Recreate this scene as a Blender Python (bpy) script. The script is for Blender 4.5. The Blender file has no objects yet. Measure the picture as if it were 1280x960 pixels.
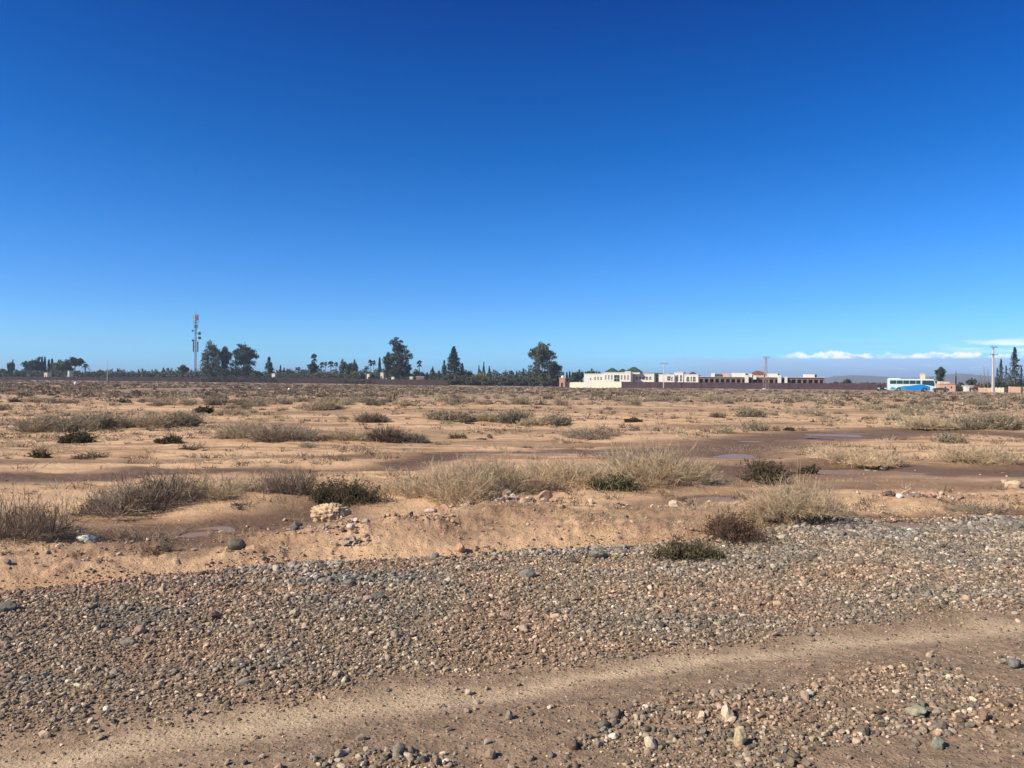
import bpy, math, random
import numpy as np
from mathutils import Matrix, Vector

# ------------------------------------------------------------------ camera, world, sun, exposure
scene = bpy.context.scene
F = 949.0                      # focal length in pixels of the 1280 wide photograph
CAMZ = 1.6
PITCH = math.atan(4 / F)
ROLL = math.radians(0.447)
fw = np.array([0, math.cos(PITCH), -math.sin(PITCH)])
r0 = np.array([1.0, 0, 0]); u0 = np.array([0, math.sin(PITCH), math.cos(PITCH)])
rt = r0 * math.cos(ROLL) + u0 * math.sin(ROLL)
up = -r0 * math.sin(ROLL) + u0 * math.cos(ROLL)
cd = bpy.data.cameras.new('camera'); cam = bpy.data.objects.new('camera', cd)
scene.collection.objects.link(cam); scene.camera = cam
cd.sensor_width = 36; cd.lens = F / 1280 * 36; cd.clip_start = 0.05; cd.clip_end = 40000
cam.matrix_world = Matrix(((rt[0], up[0], -fw[0], 0), (rt[1], up[1], -fw[1], 0), (rt[2], up[2], -fw[2], CAMZ), (0, 0, 0, 1)))

SUN_EL = math.radians(37)
SUN_DIR = np.array([-0.90, -0.43])          # where the sun stands, seen from above
SUN_DIR = SUN_DIR / np.linalg.norm(SUN_DIR)
sv = Vector((SUN_DIR[0] * math.cos(SUN_EL), SUN_DIR[1] * math.cos(SUN_EL), math.sin(SUN_EL)))
sd = bpy.data.lights.new('sun', 'SUN'); sun = bpy.data.objects.new('sun', sd)
scene.collection.objects.link(sun)
sd.energy = 5.0; sd.angle = math.radians(0.5); sd.color = (1.0, 0.90, 0.76)
sun.rotation_euler = sv.to_track_quat('Z', 'Y').to_euler()

w = bpy.data.worlds.new('World'); scene.world = w; w.use_nodes = True
nt = w.node_tree; nt.nodes.clear()
def wn(t, **k):
    n = nt.nodes.new(t)
    for a, v in k.items(): setattr(n, a, v)
    return n
def wl(a, b): nt.links.new(a, b)
sky = wn('ShaderNodeTexSky', sky_type='NISHITA', sun_disc=False, sun_elevation=SUN_EL,
         sun_rotation=math.atan2(sv.x, sv.y), altitude=470, air_density=1.0, dust_density=0.35, ozone_density=2.0)
# low cloud bank far beyond the hills, on the right: a function of direction only
tc = wn('ShaderNodeTexCoord'); sp = wn('ShaderNodeSeparateXYZ'); wl(tc.outputs['Generated'], sp.inputs[0])
def wm(op, a, b=None, c=None, clamp=False):
    n = wn('ShaderNodeMath', operation=op, use_clamp=clamp)
    for i, v in enumerate((a, b, c)):
        if v is None: continue
        if hasattr(v, 'is_linked') or hasattr(v, 'links'): wl(v, n.inputs[i])
        else: n.inputs[i].default_value = v
    return n.outputs[0]
def wrange(v, a, b, c=0.0, d=1.0):
    n = wn('ShaderNodeMapRange', interpolation_type='SMOOTHSTEP'); wl(v, n.inputs[0])
    for i, x in enumerate((a, b, c, d)): n.inputs[1 + i].default_value = x
    return n.outputs[0]
az = wm('ARCTAN2', sp.outputs[0], sp.outputs[1]); el = wm('ARCSINE', sp.outputs[2])
ramp = wn('ShaderNodeValToRGB'); wl(wm('MULTIPLY', el, 1 / .8, clamp=True), ramp.inputs[0])
RAT = [(0.0040, 0.4393, 0.9856, 1.8988), (0.0484, 0.4217, 0.8647, 1.4648), (0.1010, 0.2872, 0.7033, 1.3221), (0.1840, 0.1501, 0.5933, 1.2155), (0.2830, 0.0442, 0.4601, 1.0551), (0.3770, 0.0107, 0.3571, 0.9519), (0.4700, 0.0034, 0.2508, 0.8189), (0.6000, 0.4500, 0.5000, 0.5500), (0.8000, 0.6200, 0.5800, 0.5300)]
cr = ramp.color_ramp
while len(cr.elements) < len(RAT): cr.elements.new(.5)
for e_, q_ in zip(cr.elements, RAT): e_.position = q_[0] / .8
for e_, q_ in zip(cr.elements, RAT): e_.color = (q_[1] / 2, q_[2] / 2, q_[3] / 2, 1)
tint = wn('ShaderNodeVectorMath', operation='MULTIPLY'); wl(sky.outputs[0], tint.inputs[0]); wl(ramp.outputs[0], tint.inputs[1])
tin2 = wn('ShaderNodeVectorMath', operation='SCALE'); wl(tint.outputs[0], tin2.inputs[0]); tin2.inputs['Scale'].default_value = 2.0
cb = wn('ShaderNodeCombineXYZ'); wl(az, cb.inputs[0]); wl(el, cb.inputs[1])
def wnoise(sx, sy, det, off=0.0):
    m = wn('ShaderNodeMapping'); m.inputs['Scale'].default_value = (sx, sy, 1); m.inputs['Location'].default_value = (off, off * .7, off)
    wl(cb.outputs[0], m.inputs[0])
    n = wn('ShaderNodeTexNoise'); n.inputs['Scale'].default_value = 1; n.inputs['Detail'].default_value = det; n.inputs['Roughness'].default_value = 0.6
    wl(m.outputs[0], n.inputs[0]); return n.outputs[0]
# cumulus tops: flat base near 1.75 deg, tops cut by noise
n1 = wnoise(60, 120, 6, 3.1); n5 = wnoise(75, 0, 3, 9.4); n6 = wnoise(16, 0, 2, 1.3); n2 = wnoise(14, 30, 2, 7.7)
top = wm('ADD', wm('MULTIPLY_ADD', n5, 0.013, 0.0245), wm('MULTIPLY', n6, 0.010))
base = 0.0300
body = wm('MULTIPLY', wrange(el, base - .0015, base + .002), wm('SUBTRACT', 1.0, wrange(wm('SUBTRACT', el, top), -0.0018, 0.0018)))
cum = wm('MULTIPLY', body, wm('MULTIPLY', wrange(n1, 0.36, 0.56), wrange(wnoise(34, 20, 3, 17.2), .28, .46)))
cum = wm('MULTIPLY', cum, wrange(az, 0.33, 0.37))
# second little row below and a higher patch at the far right
n3 = wnoise(30, 220, 4, 11.0)
low = wm('MULTIPLY', wm('MULTIPLY', wrange(el, .012, .017), wm('SUBTRACT', 1.0, wrange(el, .019, .026))), wrange(n3, 0.55, 0.75))
low = wm('MULTIPLY', wm('MULTIPLY', low, wrange(az, 0.40, 0.5)), 0.45)
n4 = wnoise(20, 140, 4, 5.0)
hi = wm('MULTIPLY', wm('MULTIPLY', wrange(el, .034, .040), wm('SUBTRACT', 1.0, wrange(el, .045, .054))), wrange(n4, 0.40, 0.62))
hi = wm('MULTIPLY', wm('MULTIPLY', hi, wrange(az, 0.50, 0.57)), 0.8)
white = wm('MAXIMUM', wm('MAXIMUM', cum, low), hi)
# lavender veil beneath them
veil = wm('MULTIPLY', wrange(az, 0.12, 0.30), wm('SUBTRACT', 1.0, wrange(wm('MULTIPLY_ADD', n2, .016, el), .034, .044)))
veil = wm('MULTIPLY', veil, 0.72)
streak = wm('MULTIPLY', wm('MULTIPLY', wrange(az, 0.15, 0.5), wm('MULTIPLY', wrange(el, .038, .046), wm('SUBTRACT', 1.0, wrange(el, .05, .066)))), wrange(wnoise(5, 190, 3, 2.0), .5, .7))
veil = wm('MAXIMUM', veil, wm('MULTIPLY', streak, 0.35))
mx1 = wn('ShaderNodeMixRGB'); wl(veil, mx1.inputs[0]); wl(tin2.outputs[0], mx1.inputs[1]); mx1.inputs[2].default_value = (4.1, 5.2, 7.7, 1)
mx2 = wn('ShaderNodeMixRGB'); wl(white, mx2.inputs[0]); wl(mx1.outputs[0], mx2.inputs[1]); mx2.inputs[2].default_value = (9.6, 10.1, 11.0, 1)
bg = wn('ShaderNodeBackground'); bg.inputs['Strength'].default_value = 0.098
wo = wn('ShaderNodeOutputWorld'); wl(mx2.outputs[0], bg.inputs[0]); wl(bg.outputs[0], wo.inputs[0])

vs = scene.view_settings
vs.view_transform = 'Standard'; vs.look = 'None'; vs.exposure = 0.35; vs.gamma = 1.0; vs.use_curve_mapping = False

# ------------------------------------------------------------------ helpers
random.seed(4)
COL = scene.collection
def pix2g(px, py, z=0.0):
    """where the ray through a photo pixel meets the level z"""
    d = fw + rt * (px - 640) / F + up * (480 - py) / F
    t = (z - CAMZ) / d[2]
    return d[0] * t, d[1] * t
def hz(px): return 476 + (px - 640) * math.tan(ROLL)       # eye level in the photograph
def X_at(px, Y): return (px - 640) / F * Y
def Z_at(px, py, Y): return CAMZ + (hz(px) - py) / F * Y

def vhash(ix, iy, seed):
    h = (ix.astype(np.int64) * 374761393 + iy.astype(np.int64) * 668265263 + seed * 1442695041) & 0xffffffff
    h = ((h ^ (h >> 13)) * 1274126177) & 0xffffffff
    h = (h ^ (h >> 16)) & 0xffffff
    return h / float(0xffffff)
def vnoise(x, y, seed=0):
    x = np.asarray(x, float); y = np.asarray(y, float)
    ix = np.floor(x); iy = np.floor(y); fx = x - ix; fy = y - iy
    fx = fx * fx * fx * (fx * (fx * 6 - 15) + 10); fy = fy * fy * fy * (fy * (fy * 6 - 15) + 10)
    a = vhash(ix, iy, seed); b = vhash(ix + 1, iy, seed); c = vhash(ix, iy + 1, seed); d = vhash(ix + 1, iy + 1, seed)
    return (a * (1 - fx) + b * fx) * (1 - fy) + (c * (1 - fx) + d * fx) * fy * 1.0
def fbm(x, y, seed=0, octv=4, gain=0.5):
    s = 0; a = 1; t = 0
    for i in range(octv):
        s = s + a * vnoise(x * 2 ** i + 17.3 * i, y * 2 ** i - 9.1 * i, seed + i); t += a; a *= gain
    return s / t                                    # 0..1
def sstep(a, b, x):
    t = np.clip((np.asarray(x, float) - a) / (b - a), 0, 1); return t * t * (3 - 2 * t)

class G:
    """a bag of vertices and faces with material slots"""
    def __init__(s): s.v = []; s.f = []; s.m = []; s.n = 0
    def add(s, V, Fc, mat=0):
        V = np.asarray(V, float).reshape(-1, 3)
        if isinstance(Fc, np.ndarray): Fc = [Fc]
        else:
            by = {}
            for q in Fc: by.setdefault(len(q), []).append(q)
            Fc = [np.array(a, int) for a in by.values()]
        for a in Fc:
            s.f.append(a + s.n); s.m.append(mat)
        s.v.append(V); s.n += len(V); return s
    def box(s, x0, x1, y0, y1, z0, z1, mat=0):
        V = [(x0,y0,z0),(x1,y0,z0),(x1,y1,z0),(x0,y1,z0),(x0,y0,z1),(x1,y0,z1),(x1,y1,z1),(x0,y1,z1)]
        return s.add(V, np.array([(0,3,2,1),(4,5,6,7),(0,1,5,4),(1,2,6,5),(2,3,7,6),(3,0,4,7)]), mat)
    def prism(s, poly, y0, y1, mat=0):
        """polygon in x,z extruded from y0 to y1"""
        n = len(poly); V = [(p[0], y0, p[1]) for p in poly] + [(p[0], y1, p[1]) for p in poly]
        Fc = [tuple(range(n)), tuple(range(2 * n - 1, n - 1, -1))] + [(i, i + n, (i + 1) % n + n, (i + 1) % n) for i in range(n)]
        return s.add(V, Fc, mat)
    def tube(s, pts, rad, sides=8, mat=0, cap=True):
        pts = np.asarray(pts, float); K = len(pts); rad = np.broadcast_to(np.asarray(rad, float), (K,))
        V, Fq = tubes(pts[None], rad[None], sides)
        s.add(V, Fq, mat)
        if cap: s.f.append(np.array([list(range(sides))[::-1]]) + s.n - len(V)); s.m.append(mat); s.f.append(np.array([list(range((K - 1) * sides, K * sides))]) + s.n - len(V)); s.m.append(mat)
        return s
    def build(s, name, mats, parent=None, smooth=False, col=None):
        V = np.concatenate(s.v) if s.v else np.zeros((0, 3))
        return mesh_np(name, V, s.f, mats, parent, smooth, [np.full(len(a), m) for a, m in zip(s.f, s.m)], col)
def mesh_np(name, V, flist, mats, parent=None, smooth=False, midx=None, col=None):
    me = bpy.data.meshes.new(name)
    me.vertices.add(len(V)); me.vertices.foreach_set('co', np.asarray(V, np.float32).ravel())
    li = np.concatenate([a.ravel() for a in flist]).astype(np.int32)
    tot = np.concatenate([np.full(len(a), a.shape[1]) for a in flist]).astype(np.int32)
    me.loops.add(len(li)); me.loops.foreach_set('vertex_index', li)
    me.polygons.add(len(tot)); st = np.concatenate([[0], np.cumsum(tot)[:-1]]).astype(np.int32)
    me.polygons.foreach_set('loop_start', st); me.polygons.foreach_set('loop_total', tot)
    if not isinstance(mats, (list, tuple)): mats = [mats]
    for m in mats: me.materials.append(m)
    if midx is not None: me.polygons.foreach_set('material_index', np.concatenate(midx).astype(np.int32))
    me.update(calc_edges=True)
    me.polygons.foreach_set('use_smooth', np.full(len(tot), bool(smooth)))
    if col is not None:
        for k, arr in col.items():
            if arr.ndim == 1:
                a = me.attributes.new(k, 'FLOAT', 'POINT'); a.data.foreach_set('value', arr.astype(np.float32))
            else:
                a = me.attributes.new(k, 'FLOAT_COLOR', 'POINT')
                c = np.ones((len(arr), 4), np.float32); c[:, :3] = arr; a.data.foreach_set('color', c.ravel())
    o = bpy.data.objects.new(name, me); COL.objects.link(o)
    if parent is not None: o.parent = parent
    return o
def tubes(P, R, sides=3):
    """P (N,K,3) polylines, R (N,K) radii -> vertices, quads"""
    N, K, _ = P.shape
    T = np.gradient(P, axis=1); T /= np.linalg.norm(T, axis=2, keepdims=True) + 1e-9
    ref = np.where(np.abs(T[:, :1, 2:3]) > 0.9, np.array([1.0, 0.1, 0]), np.array([0.05, 0, 1.0]))
    A = np.cross(T, np.broadcast_to(ref, T.shape)); A /= np.linalg.norm(A, axis=2, keepdims=True) + 1e-9
    B = np.cross(T, A)
    ang = np.arange(sides) * 2 * math.pi / sides
    V = P[:, :, None, :] + R[:, :, None, None] * (A[:, :, None, :] * np.cos(ang)[None, None, :, None] + B[:, :, None, :] * np.sin(ang)[None, None, :, None])
    idx = np.arange(N * K * sides).reshape(N, K, sides)
    a = idx[:, :-1, :]; b = np.roll(idx, -1, axis=2)[:, :-1, :]; c = np.roll(idx, -1, axis=2)[:, 1:, :]; d = idx[:, 1:, :]
    return V.reshape(-1, 3), np.stack([a, b, c, d], -1).reshape(-1, 4)
def rndn(rng, n):
    v = rng.normal(size=(n, 3)); return v / np.linalg.norm(v, axis=1, keepdims=True)
def leaves(C, size, rng, elong=1.6, droop=None):
    """pointed, slightly folded leaf clumps at C"""
    n = len(C); a = rndn(rng, n)
    if droop is not None: a = a * (1 - droop) + np.array([0, 0, -1.0]) * droop; a /= np.linalg.norm(a, axis=1, keepdims=True)
    b = np.cross(a, rndn(rng, n)); b /= np.linalg.norm(b, axis=1, keepdims=True) + 1e-9
    c = np.cross(a, b)
    s = (size * rng.uniform(0.6, 1.4, n))[:, None]
    p0 = C - a * s * elong * .5; p1 = C + b * s * .5 + c * s * .12; p2 = C + a * s * elong * .5; p3 = C - b * s * .5 + c * s * .12
    V = np.stack([p0, p1, p2, p3], 1).reshape(-1, 3); i = np.arange(n)[:, None] * 4
    return V, np.concatenate([i + np.array([[0, 1, 2]]), i + np.array([[0, 2, 3]])])

def tag(o, label=None, cat=None, group=None, kind=None):
    if label: o['label'] = label
    if cat: o['category'] = cat
    if group: o['group'] = group
    if kind: o['kind'] = kind
    return o
def thing(name, label, cat, loc=(0, 0, 0), rz=0.0, group=None):
    o = bpy.data.objects.new(name, None); COL.objects.link(o); o.location = loc; o.rotation_euler = (0, 0, rz)
    return tag(o, label, cat, group)
def dup(root, loc, rz, scale, label, group=None):
    r = root.copy(); COL.objects.link(r); r.location = loc; r.rotation_euler = (0, 0, rz); r.scale = scale
    r['label'] = label
    if group: r['group'] = group
    elif 'group' in r: del r['group']
    for ch in list(root.children):
        c = ch.copy(); COL.objects.link(c); c.parent = r
        for g in ch.children:
            d = g.copy(); COL.objects.link(d); d.parent = c
    return r

# ------------------------------------------------------------------ materials
def mat(name, col, rough=0.85, var=0.0, vscale=3.0, bump=0.0, bscale=20.0, objvar=0.0, spec=0.3, metal=0.0, trans=0.0, attr=None, coord='Object'):
    m = bpy.data.materials.new(name); m.use_nodes = True; t = m.node_tree; b = t.nodes['Principled BSDF']
    b.inputs['Roughness'].default_value = rough; b.inputs['Specular IOR Level'].default_value = spec; b.inputs['Metallic'].default_value = metal
    tc = t.nodes.new('ShaderNodeTexCoord')
    src = None
    if attr:
        a = t.nodes.new('ShaderNodeAttribute'); a.attribute_name = attr; src = a.outputs['Color']
    else:
        r = t.nodes.new('ShaderNodeRGB'); r.outputs[0].default_value = (*col, 1); src = r.outputs[0]
    if var > 0:
        n = t.nodes.new('ShaderNodeTexNoise'); n.inputs['Scale'].default_value = vscale; n.inputs['Detail'].default_value = 5; t.links.new(tc.outputs[coord], n.inputs[0])
        mr = t.nodes.new('ShaderNodeMapRange'); mr.inputs[1].default_value = .3; mr.inputs[2].default_value = .7; mr.inputs[3].default_value = 1 - var; mr.inputs[4].default_value = 1 + var
        t.links.new(n.outputs[0], mr.inputs[0])
        mul = t.nodes.new('ShaderNodeVectorMath'); mul.operation = 'SCALE'; t.links.new(src, mul.inputs[0]); t.links.new(mr.outputs[0], mul.inputs['Scale']); src = mul.outputs[0]
    if objvar > 0:
        oi = t.nodes.new('ShaderNodeObjectInfo'); mr = t.nodes.new('ShaderNodeMapRange'); mr.inputs[3].default_value = 1 - objvar; mr.inputs[4].default_value = 1 + objvar
        t.links.new(oi.outputs['Random'], mr.inputs[0]); mul = t.nodes.new('ShaderNodeVectorMath'); mul.operation = 'SCALE'
        t.links.new(src, mul.inputs[0]); t.links.new(mr.outputs[0], mul.inputs['Scale']); src = mul.outputs[0]
    t.links.new(src, b.inputs['Base Color'])
    if bump > 0:
        n = t.nodes.new('ShaderNodeTexNoise'); n.inputs['Scale'].default_value = bscale; n.inputs['Detail'].default_value = 6; t.links.new(tc.outputs[coord], n.inputs[0])
        bp = t.nodes.new('ShaderNodeBump'); bp.inputs['Strength'].default_value = bump; bp.inputs['Distance'].default_value = 0.02; t.links.new(n.outputs[0], bp.inputs['Height']); t.links.new(bp.outputs[0], b.inputs['Normal'])
    if trans > 0:
        tr = t.nodes.new('ShaderNodeBsdfTranslucent'); t.links.new(src, tr.inputs[0]); ms = t.nodes.new('ShaderNodeMixShader'); ms.inputs[0].default_value = trans
        out = t.nodes['Material Output']; t.links.new(b.outputs[0], ms.inputs[1]); t.links.new(tr.outputs[0], ms.inputs[2]); t.links.new(ms.outputs[0], out.inputs[0])
    return m

# ------------------------------------------------------------------ the lie of the land
def curve(pts):
    a = np.array([pix2g(*p) for p in pts]); k = np.argsort(a[:, 0]); a = a[k]
    sl0 = (a[1] - a[0]); sl1 = (a[-1] - a[-2])
    a = np.vstack([a[0] - sl0 * 8, a, a[-1] + sl1 * 8])
    return lambda x: np.interp(x, a[:, 0], a[:, 1])
edgeY = curve([(0, 742), (150, 728), (350, 709), (500, 702), (700, 690), (850, 682), (1000, 664), (1280, 648)])
trkTop = curve([(0, 900), (300, 868), (600, 830), (900, 790), (1280, 748)])
trkBot = curve([(0, 990), (300, 945), (600, 893), (900, 850), (1280, 800)])
def poly(pts): return np.array([pix2g(*p) for p in pts])
CHAN = [  # polyline, half width, depth, wetness
    (poly([(-60, 604), (0, 601), (200, 592), (403, 589), (505, 586), (560, 570), (660, 566), (758, 563), (850, 560)]), .36, .05, 1.0),
    (poly([(800, 598), (860, 592), (950, 587), (1100, 586), (1340, 587)]), .95, .06, 1.0),
    (poly([(190, 668), (250, 669), (330, 655), (395, 641)]), .55, .05, 1.0),
    (poly([(800, 632), (905, 621), (1000, 613), (1100, 606)]), .22, .04, .7),
    (poly([(985, 668), (1060, 660), (1120, 655), (1280, 645), (1400, 640)]), .28, .05, 1.0),
    (poly([(840, 566), (900, 566), (950, 549), (1050, 542), (1180, 538), (1340, 548)]), 1.1, .05, 1.0),
    (poly([(600, 672), (640, 655), (720, 652), (820, 650), (880, 642)]), .3, .0, .55),
    (poly([(0, 655), (70, 652), (120, 655)]), .3, .0, .6),
    (poly([(450, 540), (700, 537), (900, 533), (1000, 531)]), .8, .03, .5),
    (poly([(0, 519), (300, 517), (600, 514), (900, 512), (1280, 516)]), 1.6, .03, .45),
    (poly([(-40, 578), (150, 575), (320, 573), (470, 574)]), .22, .02, .7),
    (poly([(620, 606), (760, 600), (900, 604), (1060, 603), (1280, 606)]), .35, .02, .65),
    (poly([(0, 530), (250, 527), (420, 531)]), .5, .02, .6),
    (poly([(520, 551), (700, 556), (860, 550)]), .5, .02, .6),
    (poly([(380, 628), (470, 612), (560, 606), (640, 604)]), .35, .02, .6),
]
MOUND = [  # px, py, half width m, half depth m, height
    (520, 672, .55, .35, .13), (640, 655, .95, .45, .17), (430, 668, .45, .3, .10), (1000, 655, .8, .55, .22), (60, 705, .8, .4, .11),
    (300, 700, .5, .25, .07), (840, 668, .9, .4, .09), (1200, 655, .8, .3, .08), (180, 690, .45, .3, .08), (720, 668, .6, .3, .07),
    (230, 625, 1.1, .6, .055), (360, 628, .6, .4, .035), (600, 628, 1.3, .6, .08), (820, 606, 1.2, .7, .10), (20, 668, .6, .5, .08)]
PUD = [(755 - 85, 565.5, 90, 2.2), (455, 587.5, 50, 2.6), (1043, 542.5, 36, 1.8), (950, 549, 16, 1.2), (915, 566, 24, 3), (1085, 586.5, 85, 3.2),
       (905, 621, 26, 4.5), (1121, 656, 30, 4), (250, 670, 19, 4.5), (870, 593, 30, 3)]
def segd(x, y, P):
    best = np.full(x.shape, 1e9)
    for i in range(len(P) - 1):
        a, b = P[i], P[i + 1]; ab = b - a; L = ab @ ab
        t = np.clip(((x - a[0]) * ab[0] + (y - a[1]) * ab[1]) / L, 0, 1)
        best = np.minimum(best, np.hypot(x - a[0] - t * ab[0], y - a[1] - t * ab[1]))
    return best
MW = [(*pix2g(m[0], m[1]), *m[2:]) for m in MOUND]
def far_drop(x, y):
    """broad fall of the plain with distance, metres below the camera's footing"""
    r = np.hypot(x, y); t = np.arctan2(x, np.maximum(y, 1e-3))
    k = np.interp(t, [-1.2, -.62, -.45, -.2, -.05, .08, .2, .35, .45, .6, 1.2], [0, 0, .15, .6, 1.15, 1.2, .85, .8, .8, .7, .3])
    return k * sstep(90, 330, r) * sstep(0, 20, y)
def H_raw(x, y):
    x = np.asarray(x, float); y = np.asarray(y, float)
    r = np.hypot(x, y); s = y - edgeY(x)
    h = -far_drop(x, y)
    h = h + (fbm(x / 38, y / 38, 3, 3) - .5) * .55 * sstep(22, 90, r) * (1 - sstep(600, 900, r))
    h = h + (fbm(x / 7, y / 5, 11, 3) - .5) * .16 * sstep(1, 8, s)
    h = h + (np.abs(fbm(x / 2.3, y / .9, 23, 4) - .5) - .12) * -.16 * sstep(.8, 3.0, s) * (1 - sstep(70, 130, r))
    h = h + (fbm(x / 1.6, y / 1.1, 21, 5, .55) - .5) * .12 * sstep(.0, .8, s) * (1 - sstep(60, 120, r))
    band = sstep(.05, .5, s) * (1 - sstep(1.6, 3.0, s))
    h = h + band * (fbm(x / .7, y / .5, 31, 5, .6) - .38) * .11
    h = h + band * np.maximum(fbm(x / .13, y / .11, 41, 4, .6) - .48, 0) * .12
    for (mx_, my, a, b, hh) in MW:
        q = ((x - mx_) / a) ** 2 + ((y - my) / b) ** 2
        h = h + hh * np.exp(-q) * (0.75 + .5 * fbm(x / .25, y / .2, 51, 3))
    # gravel bank, a hand higher than the dirt at its upper edge, ruts of the track
    inside = 1 - sstep(-.15, .12, s)
    h = h + inside * (.045 + (fbm(x / .9, y / .6, 61, 3) - .5) * .05)
    tt = (y - trkBot(x)) / (trkTop(x) - trkBot(x))
    h = h - .030 * np.exp(-((tt - .3) / .38) ** 2)
    h = h - .05 * np.exp(-((s - .16) / .14) ** 2) * (x < 3)
    return h
RDP = [(905, 262), (985, 240), (1110, 211), (1280, 190), (1480, 172)]
RDW = np.array([(X_at(a, b), b) for a, b in RDP])
ROADZ = -.50
def H(x, y, full=False):
    x = np.atleast_1d(np.asarray(x, float)); y = np.atleast_1d(np.asarray(y, float))
    h = H_raw(x, y); wet = np.zeros_like(h)
    fr = (y > 140) & (y < 300) & (x > 30) & (x < 260)
    if fr.any():
        d = segd(x[fr], y[fr], RDW); k = 1 - sstep(9, 30, d); h[fr] = h[fr] * (1 - k) + (ROADZ - .30) * k
    wx = x + (fbm(x / 1.3, y / 1.3, 71, 3) - .5) * .9; wy = y + (fbm(x / 1.1, y / 1.1, 81, 3) - .5) * .7
    near = (y > 4) & (y < 62) & (np.abs(x) < 60)
    if near.any():
        a, b = wx[near], wy[near]; dz = np.zeros(a.shape); wt = np.zeros(a.shape)
        for P, hw, dp, wv in CHAN:
            d = segd(a, b, P); dz = np.maximum(dz, dp * np.exp(-(d / hw) ** 2)); wt = np.maximum(wt, wv * np.exp(-(d / (hw * 1.7)) ** 4))
        h[near] -= dz; wet[near] = wt
    for cx, cy, hx, hy, lv in PW:
        mx_ = (np.abs(x - cx) < hx * 3) & (np.abs(y - cy) < hy * 3 + 1)
        if not mx_.any(): continue
        q = np.sqrt(((wx[mx_] - cx) / hx) ** 2 + ((wy[mx_] - cy) / hy) ** 2)
        m1 = 1 - sstep(1.3, 2.3, q); m2 = 1 - sstep(.75, 1.15, q)
        h[mx_] = h[mx_] * (1 - m1) + lv * m1 - .05 * m2
        wet[mx_] = np.maximum(wet[mx_], 1 - sstep(1.1, 1.8, q))
    if full: return h, wet
    return h
PW = []
_t = []
for (px, py, hpx, hpy) in PUD:
    x0, y0 = pix2g(px, py); x1, _ = pix2g(px + hpx, py); _, y1 = pix2g(px, py - hpy); _, y2 = pix2g(px, py + hpy)
    _t.append((float(x0), float((y1 + y2) / 2), float(x1 - x0), float(max((y1 - y2) / 2, .12))))
_l = [float(H(t[0], t[1])[0]) for t in _t]
PW = [(*t, l) for t, l in zip(_t, _l)]
def Hs(x, y): return float(H(x, y)[0])

# polar sheet: fine towards the view, coarse behind, out to the foot of the hills
th = np.concatenate([np.linspace(-math.radians(44), math.radians(44), 640), np.linspace(math.radians(44), math.radians(316), 110)[1:-1]])
rr = np.concatenate([[.25, .6, 1.0, 1.4], np.exp(np.arange(math.log(1.8), math.log(110), .0078)), np.exp(np.linspace(math.log(111), math.log(900), 120)), [1300, 2000, 3000, 4300]])
TT, RR = np.meshgrid(th, rr); gx = (RR * np.sin(TT)).ravel(); gy = (RR * np.cos(TT)).ravel()
gz, gwet = H(gx, gy, True)
nr, ntc = len(rr), len(th)
idx = np.arange(nr * ntc).reshape(nr, ntc); nx_ = np.roll(idx, -1, axis=1)
quads = np.stack([idx[:-1], nx_[:-1], nx_[1:], idx[1:]], -1).reshape(-1, 4)[:, ::-1]
V = np.stack([gx, gy, gz], 1); V = np.vstack([V, [[0, 0, float(gz[:ntc].mean())]]])
fan = np.stack([np.full(ntc, len(V) - 1), np.roll(idx[0], -1), idx[0]], 1)
s_ = gy - edgeY(gx)
grav = (1 - sstep(-.22, .10, s_ + (fbm(gx / .3, gy / .3, 5, 3) - .5) * .35)) * (gy > -30)
tt_ = (gy - trkBot(gx)) / (trkTop(gx) - trkBot(gx))
trk = np.exp(-((tt_ - .30 + (fbm(gx / .5, gy / .3, 6, 4) - .5) * .45) / .20) ** 2) * grav
rub = np.zeros(len(gx))
for (mx_, my, a, b, hh) in MW[:10]:
    rub = np.maximum(rub, np.exp(-(((gx - mx_) / a) ** 2 + ((gy - my) / b) ** 2) * .7))
ext = lambda a: np.append(a, a[0])

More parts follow.
